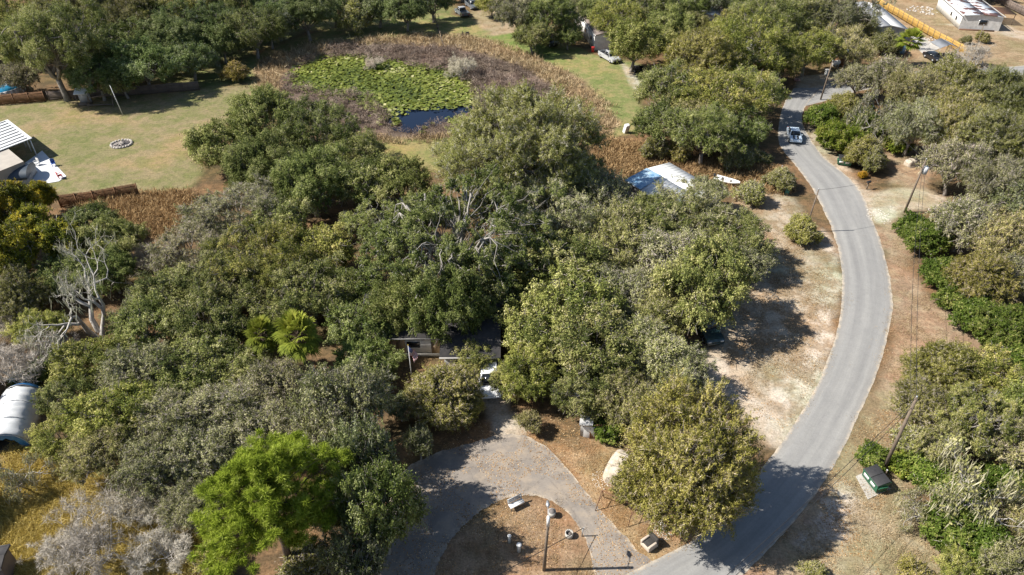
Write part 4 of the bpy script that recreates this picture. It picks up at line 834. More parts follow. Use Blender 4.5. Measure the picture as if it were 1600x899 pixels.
# lily pads: floating discs, a little tilted
PADM = leafmat('lily_pad', [(0, (.045, .06, .012)), (.4, (.115, .138, .03)), (.75, (.185, .20, .055)), (1, (.42, .40, .22))], trans=.1, spec=.4, rough=.4)
PX_PADS = [(446, 116), (478, 92), (512, 84), (575, 86), (640, 98), (700, 108), (735, 124), (748, 150), (738, 162), (700, 166), (660, 168), (620, 172), (612, 180), (590, 182), (572, 168), (556, 158), (500, 150), (462, 138)]
g = G(); P2, rng = scatter(PX_PADS, 11000, 81); P3, _ = scatter([(595, 176), (622, 178), (640, 200), (700, 192), (740, 176), (742, 182), (700, 200), (640, 212), (600, 206)], 900, 82, 0)
for P_, dn in ((P2, 1), (P3, .8)):
    n = len(P_); r = rng.uniform(.16, .38, n); th = np.arange(7) * 6.283/7
    N = unit(np.concatenate([rng.normal(0, .22, (n, 2)), np.ones((n, 1))], 1)); A = unit(np.cross(N, rng.normal(0, 1, (n, 3)))); B = np.cross(N, A)
    C = np.concatenate([P_, rng.uniform(-.18, .12, (n, 1))], 1)
    V = C[:, None] + r[:, None, None] * (np.cos(th)[None, :, None]*A[:, None] + np.sin(th)[None, :, None]*B[:, None])
    tt = np.clip(rng.normal(.42, .2, n) + .8*vnoise(P_[:, 0], P_[:, 1], 6, 4), 0, 1)
    g.add(V.reshape(-1, 3), np.arange(n*7).reshape(n, 7), tt)
tag(g.obj('lily_pads', PADM), 'yellow green lily pads covering the pond', 'lily pads', kind='stuff')

LITTER = leafmat('leaf_litter', [(0, (.10, .055, .03)), (.5, (.30, .185, .09)), (1, (.52, .40, .26))], trans=0, rough=.95, spec=.05)
def litter(name, poly, n, label, seed, cut=None):
    P2, rng = scatter(poly, n, seed, cut, 2.5); g = G(); z = rng.uniform(.015, .04, n)
    leaves(g, rng, np.concatenate([P2, z[:, None]], 1), np.concatenate([rng.normal(0, .25, (n, 2)), np.ones((n, 1))], 1), rng.uniform(.06, .17, n), .055, np.clip(rng.normal(.5, .28, n), 0, 1))
    tag(g.obj(name, LITTER), label, 'leaf litter', kind='stuff')
litter('leaf_litter', [(600, 915), (640, 720), (760, 640), (860, 640), (960, 690), (1090, 840), (1010, 900)], 8000, 'brown leaf litter round the loop driveway', 91, -.1)
litter('leaf_litter', [(1180, 899), (1300, 750), (1380, 640), (1450, 640), (1400, 760), (1500, 899)], 4000, 'brown leaf litter on the verge round the near dumpster', 92, 0)
litter('leaf_litter', [(1110, 560), (1180, 440), (1260, 330), (1310, 420), (1300, 540), (1220, 690), (1140, 640)], 4000, 'brown leaf litter on the sandy yard inside the road bend', 93, 0)
# ------------------------------------------------------------------ built things
def prism_x(g, prof, x0, x1, m=0, t=.5):
    n = len(prof); V = [(x0, p[0], p[1]) for p in prof] + [(x1, p[0], p[1]) for p in prof]
    g.add(V, [[i, (i + 1) % n, n + (i + 1) % n, n + i] for i in range(n)], t, m)
    g.add(V, [list(range(n))[::-1]], t, m); g.add(V, [list(range(n, 2*n))], t, m)
W_WHITE = simple('white_siding', (.72, .71, .68), (.52, .51, .48), 1.4, .6)
W_GREY = simple('grey_siding', (.42, .41, .39), (.30, .29, .28), 1.2, .7)
W_TAN = simple('tan_boards', (.34, .25, .15), (.24, .17, .10), 2.0, .8)
R_DARK = simple('dark_shingles', (.035, .034, .036), (.065, .06, .058), 1.6, .9, bump=.4)
R_WHITE = simple('white_metal_roof', (.70, .71, .70), (.55, .57, .58), .7, .45, lo=.4, hi=.75)
R_GREY = simple('grey_roof', (.50, .50, .50), (.36, .36, .36), .5, .7)
R_RUST = simple('rusted_white_roof', (.58, .62, .66), (.13, .065, .055), .38, .6, lo=.46, hi=.52)
BLUE_TARP = simple('blue_tarp', (.025, .13, .36), (.05, .22, .46), 1.6, .45)
BLUE_FADED = simple('faded_blue_tarp', (.10, .25, .42), (.38, .48, .56), 1.1, .5)
TARP_W = simple('white_tarp', (.70, .71, .70), (.56, .58, .60), 1.2, .5, bump=.3)
TARP_B = simple('beige_tarp', (.52, .46, .38), (.34, .28, .21), 2.6, .85, bump=.8)
GLASS, nt, b_, _ = nmat('dark_glass'); b_.inputs['Base Color'].default_value = (.012, .015, .018, 1); b_.inputs['Roughness'].default_value = .08
BLACK = simple('black_plastic', (.022, .022, .024), (.035, .035, .036), 4, .55)
RUBBER = simple('tyre_rubber', (.02, .02, .02), (.03, .03, .03), 8, .85)
STEEL = simple('galvanised_steel', (.45, .46, .47), (.33, .34, .35), 3, .45, .5)
RUSTM = simple('rusty_steel', (.16, .075, .04), (.09, .05, .035), 5, .8)
WOODP = simple('weathered_pole', (.20, .155, .115), (.12, .095, .075), 3, .9, bump=.4)
CONC = simple('concrete', (.45, .43, .39), (.35, .33, .30), 1.3, .85)
CONC_W = simple('bright_concrete', (.62, .63, .64), (.52, .53, .54), .8, .8)
FENCE_B = simple('brown_boards', (.22, .115, .055), (.14, .075, .04), 1.5, .85)
FENCE_G = simple('grey_boards', (.185, .145, .12), (.12, .095, .085), 1.2, .9)
FENCE_Y = simple('new_yellow_boards', (.46, .29, .075), (.36, .22, .06), .9, .7)
GREEN_M = simple('green_paint', (.015, .085, .045), (.03, .12, .065), 2, .5)
RED_M = simple('red_plastic', (.45, .03, .025), (.36, .03, .03), 3, .5); BLUE_M = simple('blue_plastic', (.03, .09, .32), (.04, .12, .36), 3, .5)
YELLOW_M = simple('yellow_plastic', (.6, .40, .03), (.5, .3, .03), 3, .5); TEAL_M = simple('teal_plastic', (.03, .19, .17), (.04, .15, .14), 3, .5)
WHITE_P = simple('white_paint', (.75, .75, .74), (.62, .62, .60), 3, .5)
STONE = simple('pale_stone', (.50, .46, .41), (.34, .31, .28), 5, .9, bump=.4)
ASH = simple('ash_bed', (.20, .18, .17), (.10, .09, .085), 3, .95)
def paint(name, c):
    m, nt, b, _ = nmat(name); b.inputs['Base Color'].default_value = (*c, 1); b.inputs['Roughness'].default_value = .28; b.inputs['Coat Weight'].default_value = .5; b.inputs['Coat Roughness'].default_value = .08; return m
def part(name, parent, mat, fn, bev=0):
    g = G(); fn(g); o = g.obj(name, mat, parent)
    if bev: bevel(o, bev)
    return o
def quadglass(g, q, inset=.12, off=.012):
    q = np.array(q, float); c = q.mean(0); n = np.cross(q[1]-q[0], q[2]-q[0]); n /= np.linalg.norm(n); p = c + (q - c)*(1 - inset) + n*off
    g.add(np.vstack([p, p - n*.03]), [[0, 1, 2, 3], [0, 4, 5, 1], [1, 5, 6, 2], [2, 6, 7, 3], [3, 7, 4, 0]])

def ang(p, q): d = q - p; return math.atan2(d.y, d.x)
def vehicle(kind, name, label, cat, a, b, mat, group=None, roofmat=None, stripes=False, sc=1.0):
    """a = rear pixel, b = front pixel"""
    p, q = at(*a), at(*b); c = (p + q)/2; e = thing(name, label, cat, (c.x, c.y, .02), ang(p, q), group); e.scale = (sc,)*3
    S = {'sedan': (4.6, .88, .96, 1.42, (-1.75, -1.05, .35, 1.15)), 'suv': (4.8, .93, 1.05, 1.78, (-2.28, -2.05, .25, 1.0)), 'van': (5.1, .97, 1.1, 1.98, (-2.48, -2.38, .95, 1.75)), 'pickup': (5.5, .96, 1.08, 1.82, (-.55, -.35, .75, 1.35))}[kind]
    L, hw, zb, zt, (g0, g1, g2, g3) = S; h = L/2
    if kind == 'pickup':
        prof = [(-h, .45), (-h, .72), (-.6, .72), (-.6, zb), (1.4, zb), (h-.15, zb-.12), (h, .75), (h, .42), (h-.5, .32), (-h+.5, .34)]
    else: prof = [(-h, .42), (-h-.02, .75), (-h+.12, zb-.06), (g0, zb), (g3, zb), (h-.2, zb-.17), (h, .66), (h, .40), (h-.45, .28), (-h+.45, .28)]
    part('body', e, mat, lambda g: g.prism_y(prof, -hw, hw), .07)
    yb, yt = hw*.93, hw*.76
    B = [(g0, -yb, zb-.02), (g3, -yb, zb-.02), (g3, yb, zb-.02), (g0, yb, zb-.02)]; T = [(g1, -yt, zt), (g2, -yt, zt), (g2, yt, zt), (g1, yt, zt)]
    def cab(g): g.add(B + T, [[3, 2, 1, 0], [4, 5, 6, 7], [0, 1, 5, 4], [1, 2, 6, 5], [2, 3, 7, 6], [3, 0, 4, 7]])
    part('cabin', e, roofmat or mat, cab, .05)
    part('windscreen', e, GLASS, lambda g: quadglass(g, [B[1], B[2], T[2], T[1]])); part('rear_window', e, GLASS, lambda g: quadglass(g, [B[3], B[0], T[0], T[3]]))
    for s in (0, 1):
        qd = [B[0], B[1], T[1], T[0]] if s == 0 else [B[2], B[3], T[3], T[2]]
        part('side_window', e, GLASS, lambda g: quadglass(g, qd, .14))
    wx = h - .95
    for sx in (-1, 1):
        for sy in (-1, 1):
            w = part('wheel', e, RUBBER, lambda g: g.tube([(sx*wx, sy*(hw-.18), .33), (sx*wx, sy*(hw+.04), .33)], .34, 16))
            part('rim', w, STEEL, lambda g: g.tube([(sx*wx, sy*(hw+.03), .33), (sx*wx, sy*(hw+.055), .33)], .2, 12))
    for sy in (-1, 1):
        part('headlight', e, WHITE_P, lambda g: g.box((h-.03, sy*hw*.68, .68), (.08, .34, .14))); part('tail_light', e, RED_M, lambda g: g.box((-h+.02, sy*hw*.75, .78), (.08, .22, .2)))
        part('mirror', e, mat, lambda g: g.box((g3-.25, sy*(hw+.09), zb+.08), (.14, .2, .14)))
    part('bumper', e, BLACK if kind == 'pickup' else mat, lambda g: (g.box((h+.03, 0, .48), (.1, hw*1.9, .18)), g.box((-h-.04, 0, .5), (.1, hw*1.9, .16))), .02)
    if kind == 'pickup':
        for sy in (-1, 1): part('bed_side', e, mat, lambda g: g.box(((-h-.6)/2, sy*(hw-.04), .93), (h-.6, .08, .44)), .02)
        part('tailgate', e, mat, lambda g: g.box((-h+.05, 0, .93), (.08, hw*1.8, .44)), .02); part('bed_liner', e, BLACK, lambda g: g.box(((-h-.6)/2, 0, .725), (h-.75, hw*1.75, .02)))
    if stripes:
        for sy in (-1, 1):
            part('stripe', e, BLACK, lambda g: g.add([(g3+.02, sy*.16, zb+.016), (g3+.02, sy*.44, zb+.016), (h-.22, sy*.44, zb-.152), (h-.22, sy*.16, zb-.152)], [[0, 1, 2, 3] if sy < 0 else [3, 2, 1, 0]]))
    return e
P_SILVER, P_BLACK, P_WHITE, P_DKBLUE, P_TEAL, P_ICE = paint('silver_paint', (.42, .43, .44)), paint('black_car_paint', (.015, .016, .018)), paint('white_car_paint', (.74, .75, .76)), paint('grey_car_paint', (.13, .15, .17)), paint('dark_green_paint', (.02, .045, .05)), paint('pale_blue_paint', (.50, .60, .70))
vehicle('sedan', 'striped_car', 'pale blue sports car with dark bonnet stripes driving in the tree shade', 'car', (1235, 202), (1244, 232), P_ICE, stripes=True)
vehicle('pickup', 'silver_pickup', 'silver pickup parked on the lawn beside the white sand track', 'pickup truck', (938, 86), (966, 102), P_SILVER)
vehicle('suv', 'black_sport_utility', 'black sport utility vehicle in shade by the far mobile home', 'car', (842, 64), (874, 77), P_BLACK)
vehicle('pickup', 'grey_pickup', 'dark grey pickup with pale cab parked next to the lawn', 'pickup truck', (734, 33), (711, 15), P_DKBLUE, 'pickups on the dirt patch', roofmat=P_SILVER)
vehicle('pickup', 'blue_grey_pickup', 'blue grey pickup parked under the olive oak on the dirt patch', 'pickup truck', (727, 4), (749, 21), P_DKBLUE, 'pickups on the dirt patch')
vehicle('sedan', 'black_car', 'black car parked beside the grey canopy near the yellow fence', 'car', (1440, 84), (1474, 104), P_BLACK)
vehicle('suv', 'green_car', 'dark green car parked under the domed oak at the sandy drive', 'car', (1094, 508), (1109, 531), P_TEAL)
vehicle('van', 'white_van', 'white van half hidden by oaks on the white sand path', 'van', (763, 572), (766, 622), P_WHITE)
vehicle('suv', 'blue_and_white_car', 'car with blue roof and white bonnet among the oaks by the driveway', 'car', (864, 588), (882, 617), P_WHITE, roofmat=P_DKBLUE)

# ---- fences
def fence(name, label, pts, h, mat, cat='fence', group=None, seg=2.4, board=.15, postm=None):
    P_ = [Vector((p[0], p[1], 0)) for p in pts]; e = thing(name, label, cat, P_[0], 0, group); rng = np.random.default_rng(len(label)); posts = []
    for a, b in zip(P_[:-1], P_[1:]):
        L = (b - a).length; n = max(1, round(L/seg)); d = (b - a).normalized(); nr = Vector((-d.y, d.x, 0)); rz = math.atan2(d.y, d.x)
        for k in range(n):
            s0 = L*k/n; s1 = L*(k+1)/n; g = G(); m = int((s1 - s0)/board); hh = h + rng.normal(0, .03)
            for i in range(m):
                c = a + d*(s0 + (i + .5)*(s1 - s0)/m) - P_[0] + nr*rng.normal(0, .008)
                g.box((c.x, c.y, .04 + hh/2 + rng.normal(0, .012)), ((s1 - s0)/m - .012, .025, hh), rz)
            c = a + d*(s0 + s1)/2 - P_[0] - nr*.04
            for z in (.35, h - .3): g.box((c.x, c.y, z), (s1 - s0 - .02, .05, .09), rz)
            g.obj('panel', mat, e); posts.append(a + d*s0 - P_[0] - nr*.05)
        posts.append(b - P_[0] - nr*.05)
    for c in posts: part('post', e, postm or mat, lambda g: g.box((c.x, c.y, (h + .12)/2), (.1, .1, h + .12)))
    return e
fence('board_fence', 'reddish brown board fence below the swimming pool', ats([(-60, 168), (0, 165), (72, 159)]), 1.8, FENCE_B)
fence('board_fence', 'long weathered grey board fence between wood and lawn', ats([(78, 158), (150, 153), (240, 147), (312, 141)]), 1.6, FENCE_G)
fence('board_fence', 'short brown board fence between white patio lawn and orange weeds', ats([(96, 325), (150, 318), (218, 306)]), 1.8, FENCE_B)
fence('board_fence', 'new yellow board fence along the yard of the rusted roof home', ats([(1355, -8), (1372, 10), (1402, 27), (1440, 50), (1475, 70), (1520, 94)]), 1.7, FENCE_Y, postm=WOODP)
fence('board_fence', 'grey board fence in the far tan yard corner', ats([(1530, -6), (1560, 6), (1602, 27), (1640, 45)]), 1.8, FENCE_G)
fence('board_fence', 'dark board fence beside the blue tarp at the far junction', ats([(1276, 100), (1304, 97)]), 1.9, FENCE_G)
# wire fence line into the pond reeds
ll = ats([(678, 22), (686, 50), (692, 76)]); e = thing('old_fence', 'line of leaning brown posts running into the reeds', 'fence', (ll[0].x, ll[0].y, 0))
for k in range(12):
    t = k/11; p = ll[0].lerp(ll[2], t) - ll[0]; part('post', e, WOODP, lambda g: g.tube([(p.x, p.y, -.1), (p.x + random.uniform(-.25, .25), p.y, 1.2 + random.uniform(-.2, .3))], .09, 6))
part('rail', e, WOODP, lambda g: g.tube([(0, 0, .9), ((ll[2]-ll[0]).x, (ll[2]-ll[0]).y, .95)], .05, 5))

# ---- houses
def window(parent, c, w, h, axis='x', depth=.06, frame=WHITE_P):
    """flat window on a wall facing local -y (axis x) or +-x (axis y)"""
    s = (w + .16, depth, h + .16) if axis == 'x' else (depth, w + .16, h + .16); f = part('window', parent, frame, lambda g: g.box(c, s), .01)
    s2 = (w, depth + .03, h) if axis == 'x' else (depth + .03, w, h); part('pane', f, GLASS, lambda g: g.box(c, s2)); return f
def house(name, label, A, B, width, H, rise, wallm, roofm, over=.4, cat='house', wins=(), group=None, door=None):
    """footprint from ground point A to B (local x), stretching width along local +y; gable ridge along x"""
    L = (Vector((B.x, B.y, 0)) - Vector((A.x, A.y, 0))).length; e = thing(name, label, cat, (A.x, A.y, 0), ang(A, B), group); W = width; s = rise/(W/2)
    part('wall', e, wallm, lambda g: prism_x(g, [(0, -.05), (W, -.05), (W, H), (W/2, H + rise - .02), (0, H)], 0, L))
    z0 = H - over*s
    part('roof', e, roofm, lambda g: (prism_x(g, [(-over, z0 + .03), (-over, z0 + .17), (W/2, H + rise + .17), (W/2, H + rise + .03)], -over, L + over), prism_x(g, [(W/2 + .001, H + rise + .03), (W/2 + .001, H + rise + .17), (W + over, z0 + .17), (W + over, z0 + .03)], -over, L + over)))
    for y in (-over*(1 if W > 0 else -1), W + over*(1 if W > 0 else -1)): part('fascia', e, W_GREY, lambda g: g.box((L/2, y + math.copysign(.02, y - W/2), z0 + .08), (L + 2*over, .035, .2)))
    for (side, u, z, w, h) in wins:
        c = {'front': (u, -.01, z), 'back': (u, W + .01, z), 'end': (L + .01, u, z), 'start': (-.01, u, z)}[side]; window(e, c, w, h, 'x' if side in ('front', 'back') else 'y')
    if door:
        dr = part('door', e, door[1], lambda g: g.box((door[0], -.02, min(1.02, H*.46)), (.92, .07, min(2.04, H*.9))), .01); part('handle', dr, STEEL, lambda g: g.box((door[0] + .36, -.07, 1.0), (.05, .06, .14)))
    return e
h_ = house('house', 'low white house with a window behind the flagpole, hidden under oaks', at(572, 556), at(694, 556), 8.5, 2.5, 1.5, W_WHITE, R_DARK, wins=[('front', 4.75, 1.45, 1.25, .75), ('front', 1.2, 1.4, .9, .9)], door=(2.6, W_TAN))
for u in (3.5, 6.9): part('wall_panel', h_, W_TAN, lambda g: g.box((u, -.02, 1.22), (.9, .05, 2.4)))
part('plinth', h_, CONC, lambda g: g.box((4.2, -.06, .16), (8.6, .06, .4)))
house('house_wing', 'dark shingled wing of the low house with pale eave board', at(696, 586), at(776, 586), 10.5, 2.5, 1.6, W_WHITE, R_DARK, cat='house', wins=[('front', 1.6, 1.4, 1.2, .9)])
# white roofed building by the reddish weeds
c4 = [at(*p, 3.1) for p in ((976, 282), (1046, 254), (1134, 304), (1064, 336))]
e = thing('workshop', 'building with white metal roof and a blue corner beside the reddish weeds', 'building', (c4[0].x, c4[0].y, 0)); o0 = Vector((c4[0].x, c4[0].y, 0)); Q = [p - o0 for p in c4]
ctr = sum(Q, Vector())/4; Wq = [ctr + (p - ctr)*.93 for p in Q]
part('wall', e, W_GREY, lambda g: g.poly([(p.x, p.y) for p in Wq], -.05, 2.9))
m1, m2 = (Q[0] + Q[1])/2, (Q[2] + Q[3])/2; m1 = Vector((m1.x, m1.y, 3.55)); m2 = Vector((m2.x, m2.y, 3.55))
def roofslab(g): 
    for (a, b, c, d) in ((Q[1], Q[2], m2, m1), (m1, m2, Q[3], Q[0])):
        V = [(p.x, p.y, p.z) for p in (a, b, c, d)]; V += [(p[0], p[1], p[2] - .12) for p in V]; g.add(V, [[0, 3, 2, 1], [4, 5, 6, 7], [0, 1, 5, 4], [1, 2, 6, 5], [2, 3, 7, 6], [3, 0, 4, 7]])
rf = part('roof', e, R_WHITE, roofslab)
def ribs(g):
    for k in range(16):
        t = (k + .5)/16
        for (a, b, c, d) in ((Q[1], Q[2], m1, m2), (Q[0], Q[3], m1, m2)):
            p = a.lerp(b, t); q = c.lerp(d, t); g.tube([(p.x, p.y, p.z + .015), (q.x, q.y, q.z + .015)], .022, 4)
part('rib', rf, R_WHITE, ribs)
def tarp(g, a, b, c, d):
    n = 9; V = []; rng = np.random.default_rng(3)
    for i in range(n):
        for j in range(n):
            p = a.lerp(b, i/(n-1)).lerp(d.lerp(c, i/(n-1)), j/(n-1)); V.append((p.x, p.y, p.z + .05 + rng.uniform(0, .06)))
    g.add(V, [[i*n + j, (i+1)*n + j, (i+1)*n + j+1, i*n + j+1] for i in range(n-1) for j in range(n-1)])
part('roof_tarp', e, BLUE_FADED, lambda g: tarp(g, Q[0] + Vector((0, 0, .02)), Q[0].lerp(m1, .95), m1.lerp(m2, .26), Q[0].lerp(Q[3], .30)))
part('roof_tarp', e, BLUE_TARP, lambda g: tarp(g, Q[0].lerp(Q[3], .62), Q[0].lerp(Q[3], .62).lerp(m1.lerp(m2, .62), .6), Q[0].lerp(Q[3], .95).lerp(m1.lerp(m2, .95), .6), Q[0].lerp(Q[3], .95)))
# far mobile homes
house('mobile_home', 'white sided mobile home with brown roof at the head of the lawn', at(928, 79), at(893, 30), -4.3, 2.9, .45, W_WHITE, simple('brown_roof', (.20, .16, .14), (.13, .11, .10), .8, .8), .15, 'mobile home', wins=[('front', 3, 1.7, 1.1, .8), ('front', 8, 1.7, 1.1, .8), ('front', 13, 1.7, 1.1, .8)])
house('mobile_home', 'nearer little white roof peeking out behind the big olive tree', at(1082, 44), at(1098, 20), -5, 2.8, .5, W_WHITE, R_WHITE, .2, 'mobile home', wins=[('front', 2, 1.6, 1, .8)])
house('mobile_home', 'second little white roof among the back row oaks', at(1136, 40), at(1172, 38), 4.5, 2.8, .5, W_WHITE, R_WHITE, .2, 'mobile home', wins=[('front', 2, 1.6, 1, .8)])
house('house', 'grey blue shed wall showing between light oaks above the road', at(1176, 96), at(1202, 90), 4, 2.6, .5, W_GREY, R_GREY, .2, 'shed', wins=[('front', 1.2, 1.5, .6, .6)])
house('house', 'house with pale grey roof beside the concrete drive', at(1408, 66), at(1366, 28), 6.5, 2.7, .6, W_GREY, R_GREY, .4, 'house', wins=[('start', 3, 1.5, 1.2, 1), ('back', 4, 1.5, 1.2, 1)])
rh = house('mobile_home', 'white mobile home with rusted patchy roof in the tan yard', at(1497, 46), at(1462, 14), -8.2, 2.9, .35, W_WHITE, R_RUST, .25, 'mobile home', wins=[('start', -4.5, 1.7, 1.6, 1.0), ('front', 3, 1.6, .9, .8), ('front', 6.5, 1.6, .9, .8)])
part('skirting', rh, RUSTM, lambda g: g.box((-.5, -3.6, .12), (.25, 7.0, .3)))
p = at(1556, 34); e = thing('carport', 'dark open carport frame against the rusted roof home', 'carport', (p.x, p.y, 0), ang(at(1497, 46), at(1462, 14)))
part('roof', e, RUSTM, lambda g: [g.box((x, 0, 2.4), (.5, 5, .05)) for x in np.arange(-2.6, 2.7, .75)])
for x in (-2.6, 2.6):
    for y in (-2.3, 2.3): part('post', e, WOODP, lambda g: g.box((x, y, 1.19), (.1, .1, 2.38)))
for pts, nm, lb, mt in ((((1412, 58), (1428, 50), (1469, 76), (1444, 86)), 'concrete_drive', 'pale concrete drive of the grey roofed house', CONC), (((30, 262), (66, 236), (104, 276), (92, 284), (44, 292)), 'patio', 'bright concrete patio beside the ribbed white roof', CONC_W), (((1337, 745), (1352, 738), (1392, 764), (1356, 781)), 'concrete_pad', 'concrete pad under the near dumpster', CONC)):
    g = G(); g.poly([(p.x, p.y) for p in ats(pts)], -.1, .06); o = g.obj(nm, mt); bevel(o, .02); tag(o, lb, 'paving', kind='structure')
# grey canopy
p = at(1470, 88); e = thing('canopy', 'small grey canopy over the end of the concrete drive', 'canopy', (p.x, p.y, 0), ang(at(1469, 76), at(1428, 50)))
part('roof', e, simple('grey_cloth', (.20, .21, .23), (.15, .16, .17), 2, .7), lambda g: (prism_x(g, [(-1.9, 2.2), (0, 2.9), (0, 2.94), (-1.9, 2.24)], -2, 2), prism_x(g, [(.001, 2.9), (1.9, 2.2), (1.9, 2.24), (.001, 2.94)], -2, 2)))
for x in (-1.9, 1.9):
    for y in (-1.8, 1.8): part('post', e, STEEL, lambda g: g.tube([(x, y, 0), (x, y, 2.22)], .03, 6))
# debris along the yellow fence
rr = random.Random(4)
def rubble(name, label, px, py, r, n, mat, cat, smax=.45):
    p = at(px, py); g = G()
    for k in range(n):
        a, q = rr.uniform(0, 6.28), r*rr.random()**.6; s = rr.uniform(min(.05, smax*.5), smax); g.box((p.x + q*math.cos(a), p.y + q*math.sin(a)*1.2, s*.15), (s*rr.uniform(.6, 1.8), s, s*.4), rr.uniform(0, 3), t=rr.random(), taper=rr.uniform(.5, .9))
    return tag(g.obj(name, mat), label, cat, kind='stuff')
rubble('yard_rubble', 'pale scattered rubble against the yellow fence', 1462, 66, 2.6, 90, STONE, 'rubble', .4)
rubble('yard_rubble', 'dark and pale scrap beside the rusted roof home', 1440, 16, 3.4, 80, STONE, 'rubble', .5)
rubble('white_gravel', 'white gravel patch by the great olive tree and armchair', 1035, 830, .7, 140, simple('white_gravel', (.62, .60, .55), (.5, .47, .42), 6, .9), 'gravel', .09)
rubble('white_gravel', 'white gravel trail below the beige tarp', 940, 750, .8, 90, simple('pale_gravel', (.56, .52, .45), (.46, .41, .35), 6, .9), 'gravel', .09)
rubble('pale_rubble', 'pale rubble at the foot of the short brown fence', 160, 322, 1.5, 60, STONE, 'rubble', .5)
rubble('white_debris', 'white debris where the dirt drive meets the road', 1372, 338, 1.6, 120, simple('lime_rock', (.66, .63, .58), (.5, .45, .38), 6, .9), 'rubble', .13)

# ---- left property
P1, P2, P3 = at(50, 216, 2.8), at(12, 187, 2.8), at(16, 229, 2.8); dv = P3 - P1; P3 = P1 + dv*2.2; P4 = P2 + dv*2.2
e = thing('patio_house', 'house with ribbed white porch roof beside the bright patio', 'house', (P1.x, P1.y, 0)); o0 = Vector((P1.x, P1.y, 0)); Q = [p - o0 for p in (P1, P2, P4, P3)]
rf = part('roof', e, R_WHITE, lambda g: g.poly([(p.x, p.y) for p in Q], 2.72, 2.82))
gap = simple('roof_gap_shade', (.30, .30, .30), (.24, .24, .24), 2, .8)  # shade of the porch roof gaps, put into the grey of its ribs
def rbs(g):
    for k in range(9):
        t = (k + .5)/9; a = Q[0].lerp(Q[1], t); b = Q[3].lerp(Q[2], t); d = (b - a).normalized(); p, q = a + d*.5, a + d*7; g.tube([(p.x, p.y, 2.84), (q.x, q.y, 2.84)], .10, 4)
part('rib', rf, gap, rbs)
u = (Q[1] - Q[0]).normalized(); v = (Q[3] - Q[0]).normalized()
for k in range(5): c = Q[0] + u*(.3 + k*2.2) + v*.3; part('post', e, WHITE_P, lambda g: g.box((c.x, c.y, 1.36), (.12, .12, 2.72)))
wp = [Q[0] + v*3.4 + u*.5, Q[0] + v*3.4 + u*10, Q[0] + v*12 + u*10, Q[0] + v*12 + u*.5]; part('wall', e, W_GREY, lambda g: g.poly([(p.x, p.y) for p in wp], -.05, 2.7))
wp2 = [Q[0] + v*3.6 - u*6, Q[0] + v*3.6 + u*.45, Q[0] + v*12 + u*.45, Q[0] + v*12 - u*6]; part('wall', e, simple('beige_wall', (.40, .36, .31), (.33, .3, .26), 1, .8), lambda g: g.poly([(p.x, p.y) for p in wp2], -.05, 2.6))
e = thing('arched_shed', 'dark arched shed roof behind the slender trees by the patio', 'shed', at(4, 284), R_(14))
ar = [(2.1*math.cos(a), .9 + 1.2*math.sin(a)) for a in np.linspace(math.pi, 0, 13)]
part('roof', e, simple('dark_blue_roof', (.035, .05, .07), (.06, .08, .10), 1, .4), lambda g: prism_x(g, ar, -4, 4)); part('wall', e, W_GREY, lambda g: g.box((0, 0, .45), (7.8, 3.9, .92)))
def chair(name, label, px, py, rz, mat):
    p = at(px, py); e = thing(name, label, 'chair', (p.x, p.y, .06), rz, 'chairs on the patio')
    part('seat', e, mat, lambda g: g.box((0, 0, .42), (.55, .55, .06)), .02); part('backrest', e, mat, lambda g: g.box((0, .27, .72), (.55, .06, .6)), .02)
    for x in (-.23, .23):
        for y in (-.23, .23): part('leg', e, mat, lambda g: g.box((x, y, .2), (.06, .06, .39)))
        part('armrest', e, mat, lambda g: g.box((x*1.15, 0, .64), (.07, .5, .05)))
chair('garden_chair', 'blue chair at the far edge of the bright patio', 85, 260, .6, BLUE_M)
chair('garden_chair', 'red chair at the near corner of the bright patio', 95, 279, 2.4, RED_M)
chair('garden_chair', 'white and red chair in the middle of the bright patio', 59, 259, -.4, WHITE_P)
# stone fire ring
p = at(190, 226); e = thing('fire_ring', 'round stone fire ring on the left lawn', 'fire pit', (p.x, p.y, 0))
part('ash_bed', e, ASH, lambda g: g.cyl((0, 0, 0), 1.35, .07, 20))
for k in range(20):
    a = k/20*6.283; s = rr.uniform(.34, .5); part('stone', e, STONE, lambda g: g.box((1.45*math.cos(a), 1.45*math.sin(a), .13), (s, .36, rr.uniform(.22, .34)), a + 1.57 + rr.uniform(-.2, .2), taper=.75), .05)
def logs(g):
    for k in range(7): a = rr.uniform(0, 3.14); c = (rr.uniform(-.5, .5), rr.uniform(-.5, .5)); g.tube([(c[0] - .5*math.cos(a), c[1] - .5*math.sin(a), .14), (c[0] + .5*math.cos(a), c[1] + .5*math.sin(a), .2)], .08, 6)
part('log', e, simple('pale_log', (.40, .36, .32), (.2, .18, .16), 4, .9), logs)
# little shelter, play frame, thin post
p = at(134, 163); e = thing('shelter', 'little shelter with tilted white roof by the grey fence', 'shelter', (p.x, p.y, 0), .15)
part('roof', e, WHITE_P, lambda g: g.box((0, 0, 2.3), (2.2, 1.7, .08), rx=.35), .02); part('wall', e, W_GREY, lambda g: g.box((0, .5, .95), (1.8, .12, 1.8)))
for x in (-.95, .95):
    for y in (-.6, .6): part('post', e, WOODP, lambda g: g.box((x, y, .98 + y*.25), (.1, .1, 1.98 + y*.5)))
part('floor', e, WOODP, lambda g: g.box((0, 0, .12), (2.0, 1.5, .12)))
p = at(162, 166); e = thing('play_frame', 'low wooden play frame in shade next to the little shelter', 'play frame', (p.x, p.y, 0), .1)
part('beam', e, WOODP, lambda g: g.tube([(-2.2, 0, 1.5), (2.0, .2, 1.9)], .07, 6)); part('beam', e, WOODP, lambda g: g.box((-.4, 0, .25), (4.4, .25, .12)))
